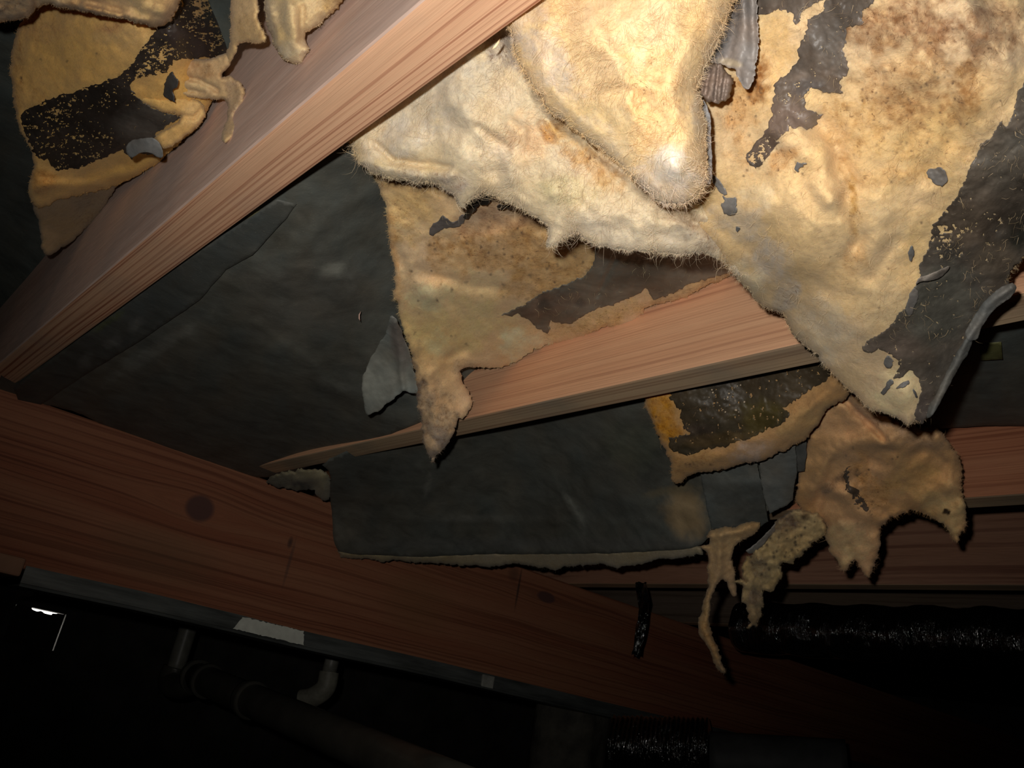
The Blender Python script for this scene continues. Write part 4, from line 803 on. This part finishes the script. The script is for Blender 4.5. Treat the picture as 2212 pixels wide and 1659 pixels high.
# -- W0: mouldy batt at upper left
JA = .138
c0 = [(540, -230, .60), (240, -230, .64), (380, -150, .585), (20, 60, .70), (25, 300, .78), (70, 480, .90), (100, 550, .95), (200, 460, zs(200, 460, JA)-.03), (350, 335, zs(350, 335, JA)-.03), (440, 262, zs(440, 262, JA)-.03), (480, 130, zs(480, 130, JA)-.03), (500, -30, zs(500, -30, JA)-.03), (150, 150, .68), (250, 250, .70), (200, -40, .60), (350, 100, .61), (120, 400, .83), (400, 60, .585)]
c0 = [(x, y, min(d, .95)) for x, y, d in c0]
s = surf(c0, ridges=[([(70, 410), (180, 400), (350, 345)], .008, 12), ([(60, 100), (150, 60), (290, 60)], .004, 30)], lumps=[(160, 160, 80, 60, .006), (90, 400, 24, 24, .006)], noise=((.006, 90), (.002, 28), (.0008, 11)), seed=111)
S_W0 = s
w0c = specks(wcol((.60, .42, .20), [(150, 180, 110, 70, 0, (.62, .43, .20), .6), (260, 70, 50, 30, 0, (.62, .46, .25), .7), (90, 60, 60, 24, 0, (.50, .34, .18), .6), (240, 60, 30, 14, 0, (.40, .24, .14), .6), (130, 230, 90, 30, 10, (.52, .36, .18), .6), (90, 390, 30, 26, 0, (.46, .27, .12), .7), (250, 370, 120, 14, -20, (.66, .45, .20), .7), (40, 160, 12, 110, 0, (.44, .30, .15), .7)], 113, 1.3, 1.3), [(150, 150, 120, 60, 14), (60, 200, 30, 60, 6)], 3, (.07, .045, .03), 4.2)
w0 = sheet('insulation_batt', [(34, 66), (24, 108), (22, 160), (26, 217), (43, 282), (69, 325), (73, 362), (62, 400), (64, 430), (80, 452), (100, 446), (130, 432), (180, 420), (246, 402), (300, 380), (340, 352), (360, 335), (390, 307), (434, 268), (446, 246), (480, 160), (496, 122), (506, 72), (512, -60), (540, -230), (240, -230), (100, -60), (60, 30)], s, M_WOOL, w0c, thick=.012, rnd=10, rough=2.5, step=4.6, seed=115, fuzz=700, fuzzlen=(3, 10), hairs=400, hairlen=(6, 16))
tag(w0, 'orange tan batt at upper left with black mouldy patches', 'insulation')
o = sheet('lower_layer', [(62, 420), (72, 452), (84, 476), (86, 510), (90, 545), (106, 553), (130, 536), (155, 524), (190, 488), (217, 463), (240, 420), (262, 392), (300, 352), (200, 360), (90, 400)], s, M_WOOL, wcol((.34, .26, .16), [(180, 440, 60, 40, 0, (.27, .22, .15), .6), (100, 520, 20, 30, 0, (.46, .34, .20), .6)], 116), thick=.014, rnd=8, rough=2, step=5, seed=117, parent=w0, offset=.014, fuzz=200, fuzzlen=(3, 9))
o['label'] = 'dirtier layer of wool folded beneath the batt'
K1 = [(43, 250), (58, 236), (72, 231), (100, 216), (145, 202), (202, 184), (253, 166), (275, 145), (290, 130), (297, 116), (318, 92), (325, 76), (345, 60), (362, 47), (383, 29), (380, 0), (392, -60), (470, -180), (505, -150), (496, -60), (494, 0), (499, 54), (495, 105), (485, 123), (430, 126), (376, 130), (362, 159), (330, 160), (290, 170), (278, 188), (300, 217), (345, 240), (390, 252), (360, 272), (336, 289), (352, 325), (350, 342), (325, 335), (300, 330), (282, 342), (268, 322), (240, 332), (217, 344), (180, 360), (145, 366), (123, 369), (100, 345), (80, 344), (62, 307)]
def lace(c):
    solid = np.clip(1.3-np.hypot((c[:, 0]-290)/70, (c[:, 1]-280)/50), 0, 1)
    hole = np.clip(1.15-np.hypot((c[:, 0]-235)/40, (c[:, 1]-295)/22), 0, 1)+np.clip(1.15-np.hypot((c[:, 0]-440)/26, (c[:, 1]-18)/26), 0, 1)*1.3
    nz = fbm(c[:, 0]/9, c[:, 1]/5, 25, 4, .75) + .5*fbm(c[:, 0]/60, c[:, 1]/60, 77, 2)
    return nz < .42+.7*solid-.55*hole
o = sheet('mouldy_paper', K1, s, M_PAPER_OLD, pcol3((.045, .038, .034), [(320, 270, 80, 45, 0, (.135, .135, .13), .95), (420, 80, 70, 40, -10, (.055, .045, .05), .6), (180, 250, 90, 50, 0, (.03, .027, .025), .6)], 118), thick=.0006, rnd=0, rough=2.5, step=2.9, seed=119, parent=w0, offset=-.0022, smooth=0, keep=lace)
o['label'] = 'black mouldy lacework of decayed paper'
s5 = surf([(280, 330, .70), (350, 335, .69), (340, 300, .68), (290, 305, .69), (320, 318, .675)], noise=((.002, 30),), seed=121)
o = sheet('paper_flap', [(268, 322), (280, 305), (300, 300), (325, 296), (340, 302), (352, 322), (354, 340), (342, 342), (326, 330), (305, 330), (282, 343)], s5, M_PAPER, paper_col((.17, .17, .165), [], 122), thick=.001, rnd=0, rough=1.5, step=3.5, seed=123, parent=w0, offset=-.012)
o['label'] = 'grey corner of paper folded up'
# folded ribbons of wool lying on the joist side
def fold(name, out, ctrl, col, seed, ridges=(), thick=.010, parent=None, fuzz=220, step=3.8, rnd=11, rough=2, noise=((.002, 30), (.0008, 10)), hairs=0, krnd=.8):
    s_ = surf(ctrl, ridges=ridges, noise=noise, seed=seed)
    return sheet(name, out, s_, M_WOOL, col, thick=thick, rnd=rnd, krnd=krnd, rough=rough, step=step, seed=seed, parent=parent, fuzz=fuzz, fuzzlen=(3, 8), hairs=hairs, hairlen=(5, 14))
fold('wool_fold', [(282, 192), (292, 172), (312, 163), (340, 162), (362, 168), (372, 178), (374, 204), (400, 210), (424, 212), (440, 224), (445, 246), (434, 268), (408, 292), (380, 312), (352, 322), (340, 308), (334, 296), (352, 282), (376, 266), (394, 252), (370, 246), (335, 234), (305, 220), (286, 206)],
     [(290, 190, .665), (370, 190, .655), (440, 240, .675), (350, 315, .69), (400, 250, .665), (330, 200, .655)], wcol((.62, .44, .20), [(320, 180, 30, 16, 0, (.55, .35, .15), .6), (420, 250, 26, 30, 0, (.68, .52, .28), .6)], 131, 1.2), 132, [([(290, 200), (340, 208), (372, 208)], -.006, 5), ([(385, 250), (420, 255), (440, 230)], -.004, 5)], parent=w0)['label'] = 'folded ribbon of clean tan wool'
fold('wool_fold', [(372, 158), (380, 138), (400, 130), (440, 126), (470, 122), (488, 114), (500, 126), (498, 142), (474, 166), (500, 162), (520, 176), (530, 198), (526, 220), (512, 236), (506, 258), (512, 276), (502, 292), (488, 312), (478, 306), (480, 288), (488, 262), (492, 236), (490, 216), (460, 214), (430, 212), (396, 208), (376, 200), (368, 184)],
     [(380, 150, .645), (480, 130, .625), (520, 200, zs(520, 200, JA)-.022), (500, 300, zs(500, 300, JA)-.010), (400, 200, .655), (450, 170, .635), (490, 230, zs(490, 230, JA)-.014)], wcol((.52, .40, .24), [(420, 185, 40, 14, 0, (.60, .50, .30), .6), (440, 150, 50, 18, 0, (.45, .31, .17), .6), (505, 230, 20, 60, 0, (.42, .33, .24), .6)], 133, 1.2), 134, [([(385, 165), (430, 172), (470, 196)], -.006, 5), ([(380, 190), (440, 200)], -.004, 4)], parent=w0, noise=((.003, 22), (.001, 9)))['label'] = 'shredded twist of wool trailing over the joist side'
fold('wool_strand', [(494, -50), (556, -50), (560, 10), (558, 40), (568, 60), (576, 88), (560, 96), (536, 92), (514, 94), (508, 116), (500, 132), (488, 140), (486, 120), (496, 96), (498, 50)],
     [(500, -40, .585), (555, -40, .57), (570, 90, .565), (495, 130, .625), (530, 30, .575)], wcol((.56, .42, .22), [(540, 60, 30, 30, 0, (.48, .35, .18), .5)], 135, 1.2), 136, parent=w0)
s6 = surf([(365, 150, .63), (385, 210, .64), (390, 180, .625), (355, 190, .645)], noise=((.001, 20),), seed=137)
o = sheet('paper_flap', [(372, 152), (360, 168), (352, 190), (352, 206), (364, 214), (378, 222), (376, 208), (372, 196), (384, 188), (386, 172), (376, 168)], s6, M_PAPER_OLD, paper_col((.07, .065, .06), [], 138), thick=.001, rnd=0, rough=1.5, step=3, seed=139, parent=w0, offset=-.006)

# tuft and lumps hanging from the same bay at the top edge
fold('wool_tuft', [(600, -220), (566, -60), (572, 20), (576, 60), (590, 92), (600, 112), (614, 130), (632, 139), (650, 136), (664, 122), (670, 100), (660, 86), (664, 72), (684, 60), (700, 42), (716, 34), (736, 14), (748, -20), (756, -60), (740, -220)],
     [(600, -220, zz(600, -220, .46)), (740, -220, zz(740, -220, .45)), (570, -40, .53), (600, 100, .54), (640, 130, .535), (700, 30, .515), (750, -40, .49), (640, 40, .505)], wcol((.66, .54, .32), [(630, 110, 30, 24, 0, (.76, .70, .52), .7), (590, 40, 16, 60, 0, (.50, .42, .30), .5), (720, 10, 24, 40, 30, (.62, .44, .20), .6)], 141), 142, [([(580, 20), (600, 90)], .004, 10), ([(655, 20), (650, 90)], -.006, 8), ([(620, -10), (630, 80)], .005, 14)], thick=.022, rnd=20, fuzz=500, hairs=300, rough=3, noise=((.005, 36), (.0018, 14)))
o = bpy.context.scene.objects[-1] if False else [x for x in bpy.data.objects if x.name == 'wool_tuft'][0]
tag(o, 'small pale tuft of wool hanging over the diagonal joist at the top edge', 'insulation')
lump_t = fold('wool_bundle', [(-60, -60), (-60, 40), (-10, 48), (30, 47), (66, 38), (84, 14), (110, 10), (160, 22), (230, 36), (290, 48), (330, 60), (360, 56), (378, 36), (390, 12), (392, -60)],
     [(-60, 0, .55), (80, 10, .56), (100, -50, .52), (300, 50, .53), (390, 0, .53), (250, -50, .50)], wcol((.52, .38, .22), [(310, 10, 40, 30, 0, (.64, .50, .26), .7), (30, 20, 60, 24, 0, (.27, .23, .17), .8), (180, 20, 60, 20, 0, (.36, .24, .13), .7), (110, -5, 30, 16, 0, (.62, .52, .36), .6)], 143), 144, [([(80, 0), (90, 30)], -.014, 10), ([(190, 20), (320, 44)], .008, 12), ([(280, -20), (350, 30)], .010, 18), ([(130, -10), (260, 24)], -.006, 8)], thick=.022, rnd=16, fuzz=400, hairs=200, rough=4, noise=((.007, 40), (.002, 14)))
tag(lump_t, 'crumpled tan wool bundled along the top left edge', 'insulation')

# -- W5: amber stained batt below the middle joist
s = surf([(1392, 864, zz(1392, 864, .335)), (1430, 960, .90), (1455, 1045, .955), (1560, 1015, .90), (1650, 994, .865), (1755, 940, .82), (1825, 860, .77), (1800, 780, zz(1800, 780, .345)), (1600, 830, zz(1600, 830, .345)), (1550, 920, .84), (1700, 900, .80), (1850, 790, .72)],
    ridges=[([(1440, 1020), (1560, 985), (1660, 945), (1740, 890), (1810, 830)], .010, 20)], lumps=[(1630, 985, 40, 24, .010)], noise=((.004, 60), (.002, 22), (.0008, 10)), seed=151)
w5c = specks(wcol((.60, .39, .19), [(1425, 890, 32, 60, -12, (.62, .32, .055), .9), (1440, 940, 40, 24, 0, (.60, .30, .05), .7), (1500, 1000, 60, 24, -10, (.52, .34, .15), .6), (1625, 975, 46, 22, -10, (.60, .48, .38), .8), (1740, 910, 60, 30, -30, (.60, .44, .22), .6), (1400, 900, 8, 60, -15, (.70, .52, .30), .5)], 153, 1.0, 1.1), [(1480, 1000, 50, 20, 14), (1430, 900, 20, 40, 14)], 4, (.10, .05, .03), 3)
w5 = sheet('insulation_batt', [(1380, 830), (1392, 866), (1404, 900), (1422, 939), (1432, 962), (1446, 990), (1452, 1008), (1454, 1047), (1478, 1038), (1506, 1020), (1565, 1014), (1595, 1004), (1650, 994), (1692, 974), (1730, 955), (1751, 943), (1770, 915), (1778, 895), (1805, 872), (1824, 862), (1860, 820), (1860, 760), (1700, 760)], s, M_WOOL, w5c, thick=.013, rnd=12, rough=3, step=4.4, seed=155, fuzz=600, fuzzlen=(3, 9), hairs=400, hairlen=(6, 18))
tag(w5, 'small amber edged batt with blackened paper just below the middle joist', 'insulation')
def lace5(c): return fbm(c[:, 0]/5, c[:, 1]/16, 35, 4, .7) < .60
o = sheet('mouldy_paper', [(1440, 815), (1450, 862), (1466, 886), (1474, 918), (1490, 936), (1470, 940), (1442, 946), (1448, 968), (1480, 985), (1540, 966), (1600, 952), (1640, 936), (1671, 922), (1700, 908), (1706, 896), (1692, 884), (1714, 866), (1734, 855), (1756, 836), (1790, 820), (1830, 780)], s, M_PAPER_OLD,
    pcol3((.085, .07, .045), [(1560, 880, 90, 50, 0, (.075, .065, .045), .6), (1640, 900, 50, 40, -20, (.15, .125, .03), .6), (1700, 840, 60, 30, 0, (.10, .085, .06), .6), (1500, 940, 50, 24, 0, (.15, .12, .10), .6), (1540, 950, 90, 14, -8, (.17, .12, .05), .6), (1460, 955, 20, 20, 0, (.12, .10, .07), .6)], 156), thick=.0006, rnd=0, rough=3, step=3.3, seed=157, parent=w5, offset=-.002, smooth=0, keep=lace5)
o['label'] = 'blackened streaky paper with pale crumbs'
r_ = np.random.RandomState(11); cvs = []; cfs = []
for (x, y) in [(1565, 862), (1572, 858), (1588, 866), (1608, 868), (1562, 885), (1590, 886), (1596, 890), (1567, 890), (1555, 876), (1538, 842), (1593, 834), (1586, 838), (1600, 832), (1540, 848), (1575, 850), (1532, 858)]:
    c = W3(x, y, float(s(np.array([[x, y]]))[0])-.004); k0 = len(cvs); rr = r_.uniform(.0006, .0016)
    for a in range(6): cvs.append(c+M3@(np.array([math.cos(a*1.047), math.sin(a*1.047), 0])*rr*r_.uniform(.7, 1.3)))
    cvs.append(c+M3@np.array([0, 0, rr*.8])); cvs.append(c-M3@np.array([0, 0, rr*.8]))
    for a in range(6): cfs += [(k0+a, k0+(a+1) % 6, k0+6), (k0+(a+1) % 6, k0+a, k0+7)]
o = mesh_obj('crumbs', cvs, cfs, plain_mat('pale_crumbs', (.62, .50, .36)), w5)

# -- W6: big tan scrap hanging at lower right
s = surf([(1823, 862, .80), (1900, 890, .80), (2020, 925, .80), (2075, 1010, .845), (2086, 1110, .86), (2065, 1170, .88), (1980, 1105, .91), (1900, 1180, .95), (1860, 1240, .97), (1790, 1150, .97), (1740, 1100, .98), (1725, 1010, .93), (1760, 940, .87), (1850, 1000, .88), (1950, 1030, .86), (1850, 1110, .93)],
    ridges=[([(1823, 866), (1880, 920), (1905, 945)], -.010, 8), ([(1760, 1050), (1800, 980), (1870, 945), (1950, 930)], .014, 24), ([(1905, 950), (1960, 960), (2040, 950)], .008, 18), ([(1890, 1000), (1940, 1020), (1990, 980)], -.006, 14), ([(1800, 1000), (1770, 1080), (1740, 1110)], -.010, 14), ([(1980, 1080), (2030, 1050), (2080, 1060)], .010, 18), ([(1830, 1080), (1870, 1120), (1920, 1120)], .008, 16), ([(1790, 1060), (1840, 1070)], .010, 14), ([(2020, 960), (2050, 1000), (2050, 1040)], .006, 14)],
    lumps=[(1960, 1000, 40, 30, .008), (1830, 1160, 24, 40, .006), (2050, 1100, 24, 30, .006)], noise=((.010, 55), (.0024, 24), (.001, 10)), seed=161)
S_W6 = s
w6c = specks(wcol((.60, .40, .22), [(1860, 1010, 30, 40, 0, (.58, .36, .16), .5), (1880, 1060, 50, 50, 20, (.56, .34, .15), .6), (1780, 990, 40, 60, 20, (.56, .38, .20), .6), (1980, 940, 70, 20, 10, (.46, .34, .22), .6), (1900, 900, 70, 20, 25, (.44, .32, .22), .7), (2050, 1110, 50, 50, 0, (.66, .54, .30), .7), (1830, 1180, 50, 50, 0, (.66, .54, .32), .8), (1960, 1040, 60, 40, 0, (.60, .43, .20), .5), (1830, 1030, 24, 12, -20, (.22, .16, .11), .7), (2044, 1106, 9, 7, 0, (.04, .03, .02), 1.0, .5), (1795, 1050, 20, 12, -40, (.25, .2, .15), .6)], 163, 1.35),
    [(1860, 1060, 30, 60, 40), (1880, 1090, 20, 20, 14), (1900, 1000, 120, 60, 16)], 6, (.10, .07, .05), 3.2)
w6 = sheet('insulation_batt', [(1823, 862), (1842, 852), (1862, 858), (1903, 884), (1945, 915), (1990, 924), (2021, 922), (2038, 935), (2050, 965), (2071, 981), (2079, 1011), (2077, 1053), (2085, 1095), (2088, 1137), (2076, 1152), (2064, 1173), (2056, 1158), (2048, 1140), (2034, 1128), (2010, 1114), (1987, 1104), (1965, 1108), (1945, 1114), (1920, 1124), (1902, 1138), (1900, 1180), (1894, 1215), (1886, 1234), (1872, 1248), (1864, 1236), (1856, 1228), (1850, 1205), (1838, 1218), (1830, 1236), (1820, 1232), (1811, 1212), (1800, 1200), (1792, 1188), (1784, 1158), (1786, 1130), (1770, 1122), (1751, 1128), (1730, 1106), (1716, 1070), (1722, 1040), (1725, 1011), (1734, 990), (1740, 969), (1751, 943), (1764, 922), (1776, 897), (1800, 878)], s, M_WOOL, w6c, thick=.012, rnd=12, rough=3.5, step=4.2, seed=165, fuzz=1300, fuzzlen=(4, 14), hairs=700, hairlen=(6, 22))
tag(w6, 'large tan folded scrap of wool with two ragged points in front of the reddish joist', 'insulation')
o = sheet('kraft_paper', [(1822, 1020), (1832, 1012), (1838, 1006), (1834, 1022), (1828, 1040), (1838, 1048), (1850, 1056), (1862, 1072), (1872, 1086), (1878, 1098), (1868, 1106), (1856, 1098), (1846, 1086), (1836, 1066), (1822, 1052)], s, M_PAPER_OLD, pcol3((.12, .10, .085), [], 166), thick=.0006, rnd=0, rough=3, step=2.8, seed=167, parent=w6, offset=-.003, keep=tat(6, .25, 44))

# -- scraps of paper hanging between
def scrap(pts, ctrl, base, seed, label, items=(), ridges=(), cat='paper scrap'):
    s_ = surf(ctrl, noise=((.003, 50), (.001, 16)), ridges=ridges, seed=seed)
    o = sheet('paper_scrap', pts, s_, M_PAPER, paper_col(base, items, seed, .4), thick=.0012, rnd=0, rough=1.4, step=4, seed=seed, smooth=0)
    return tag(o, label, cat)
scrap([(1512, 1018), (1560, 1006), (1600, 996), (1636, 1002), (1648, 1060), (1660, 1128), (1640, 1142), (1600, 1140), (1560, 1140), (1536, 1144), (1526, 1090)], [(1512, 1020, .985), (1637, 1005, .93), (1660, 1125, 1.0), (1536, 1142, 1.03), (1580, 1080, .985)], (.105, .11, .10), 171, 'square dark grey paper scrap under the small amber edged batt', ridges=[([(1540, 1050), (1640, 1040)], .003, 16)])
scrap([(1640, 1000), (1660, 990), (1690, 975), (1718, 962), (1720, 1000), (1722, 1019), (1716, 1050), (1712, 1080), (1700, 1092), (1682, 1100), (1662, 1110), (1652, 1080), (1644, 1040)], [(1641, 1020, .93), (1717, 965, .87), (1713, 1078, .96), (1662, 1108, .985), (1680, 1040, .93)], (.19, .195, .18), 172, 'lighter grey paper scrap right of the square dark one')
scrap([(1716, 964), (1728, 958), (1742, 952), (1742, 985), (1738, 1017), (1722, 1019), (1718, 990)], [(1717, 965, .89), (1740, 956, .87), (1738, 1017, .91), (1721, 1019, .915), (1730, 990, .89)], (.13, .13, .12), 173, 'narrow dark paper strip beside the tan folded scrap')
scrap([(1671, 1134), (1682, 1122), (1688, 1130), (1670, 1152), (1650, 1175), (1634, 1192), (1618, 1196), (1612, 1188), (1634, 1172), (1655, 1152)], [(1680, 1125, .985), (1650, 1160, .985), (1612, 1190, .99), (1640, 1190, .995), (1660, 1150, .98)], (.20, .19, .175), 174, 'thin grey paper strip caught among the tatters')

# -- W7: tatters and strings
tc_ = wcol((.60, .45, .27), [(1560, 1170, 40, 30, 0, (.60, .47, .28), .6), (1540, 1380, 30, 80, 20, (.60, .40, .19), .8), (1525, 1300, 20, 40, 0, (.56, .42, .22), .6), (1560, 1440, 12, 12, 0, (.22, .18, .13), .8)], 181)
st_ = fold('wool_tatter', [(1514, 1188), (1512, 1178), (1530, 1180), (1536, 1168), (1524, 1158), (1532, 1146), (1565, 1140), (1600, 1132), (1630, 1124), (1646, 1130), (1640, 1146), (1618, 1162), (1596, 1172), (1584, 1184), (1580, 1206), (1586, 1240), (1592, 1270), (1588, 1291), (1578, 1284), (1570, 1262), (1560, 1250), (1550, 1262), (1542, 1286), (1536, 1312), (1531, 1344), (1536, 1366), (1548, 1396), (1560, 1425), (1569, 1450), (1560, 1454), (1548, 1440), (1536, 1416), (1522, 1392), (1508, 1368), (1506, 1352), (1514, 1330), (1516, 1308), (1526, 1280), (1530, 1255), (1526, 1232), (1534, 1208), (1530, 1198)],
     [(1515, 1180, 1.02), (1640, 1130, .98), (1580, 1280, 1.04), (1530, 1300, 1.05), (1510, 1360, 1.06), (1565, 1450, 1.08), (1560, 1180, 1.0)], tc_, 182, [([(1560, 1160), (1556, 1230), (1534, 1290), (1518, 1355), (1560, 1445)], .008, 10), ([(1540, 1160), (1620, 1140)], .008, 10)], thick=.010, rnd=8, fuzz=900, hairs=300, rough=2.6, step=3.2, noise=((.004, 26), (.0015, 10)))
tag(st_, 'long crooked string of wool dangling lowest from the tatters', 'insulation')
tb = fold('wool_tatter', [(1683, 1114), (1700, 1106), (1725, 1096), (1755, 1108), (1778, 1120), (1786, 1152), (1770, 1164), (1755, 1174), (1738, 1194), (1725, 1204), (1709, 1222), (1696, 1216), (1686, 1222), (1688, 1250), (1680, 1262), (1668, 1278), (1654, 1270), (1648, 1282), (1652, 1300), (1650, 1318), (1642, 1336), (1634, 1358), (1624, 1352), (1612, 1356), (1618, 1336), (1614, 1310), (1604, 1290), (1602, 1268), (1592, 1262), (1584, 1254), (1600, 1250), (1612, 1258), (1606, 1236), (1598, 1226), (1608, 1206), (1628, 1192), (1650, 1174), (1668, 1150), (1676, 1130)],
     [(1690, 1115, .97), (1780, 1130, .96), (1710, 1220, 1.0), (1600, 1260, 1.02), (1630, 1350, 1.05), (1640, 1200, 1.0), (1660, 1260, 1.03)], specks(wcol((.55, .45, .26), [(1700, 1130, 40, 22, 0, (.17, .14, .115), .85), (1640, 1230, 26, 20, 20, (.20, .175, .15), .7), (1740, 1115, 16, 12, 0, (.06, .05, .045), .9), (1720, 1170, 50, 30, 0, (.60, .47, .26), .6), (1630, 1290, 12, 20, 0, (.20, .18, .16), .7), (1660, 1220, 30, 40, 0, (.60, .52, .32), .6), (1625, 1330, 20, 30, 0, (.50, .38, .24), .5)], 183), [(1700, 1170, 70, 50, 90), (1650, 1220, 50, 60, 40)], 9, (.07, .055, .045), 4), 184, [([(1690, 1130), (1720, 1190)], .006, 12), ([(1640, 1210), (1660, 1270)], .008, 12), ([(1620, 1260), (1630, 1340)], .006, 9)], thick=.010, rnd=8, fuzz=1100, hairs=300, rough=4.5, step=3.0, noise=((.010, 24), (.002, 9)))
tag(tb, 'shredded speckled wool tatter between the dangling string and the tan folded scrap', 'insulation')

# small torn wad in the corner of girder and middle joist
cn = fold('wool_wad', [(570, 1040), (600, 1020), (640, 1012), (672, 1012), (700, 1016), (716, 1030), (714, 1060), (706, 1085), (690, 1078), (676, 1056), (650, 1062), (620, 1052), (590, 1052)], [(580, 1045, 1.36), (700, 1020, 1.31), (710, 1080, 1.40), (650, 1030, 1.34), (640, 1060, 1.40)], wcol((.30, .29, .21), [(600, 1040, 40, 20, 0, (.16, .17, .14), .8), (690, 1050, 14, 40, 0, (.38, .36, .24), .7), (655, 1052, 30, 12, 0, (.05, .05, .045), .8)], 191), 192, [([(640, 1040), (690, 1030), (705, 1070)], .012, 10), ([(620, 1050), (680, 1052)], -.010, 6)], thick=.012, rnd=10, fuzz=250, rough=3, noise=((.006, 30), (.002, 12)))
tag(cn, 'small grey wad of wool tucked into the corner above the girder', 'insulation')

# wood splinters and glints: tiny slivers lying on the paper
def sliver(pts, w, col, label):
    P = [W3(x, y, z) for x, y, z in pts]
    o = tube('wood_splinter', P, [w*.3, w, w, w*.3][:len(P)] if len(P) == 4 else w, plain_mat('splinter_wood', col, .5), n=6)
    tag(o, label, 'splinter')
sliver([(780, 672, .835), (776, 680, .832), (776, 688, .832), (778, 694, .835)], .0007, (.75, .50, .40), 'tiny pale splinter on the grey paper left of the stained batt')
sliver([(1080, 84, .44), (1076, 92, .438), (1070, 100, .438), (1062, 108, .44)], .0007, (.85, .68, .42), 'tiny pale splinter at the edge of the diagonal joist')
bpy.context.view_layer.update()
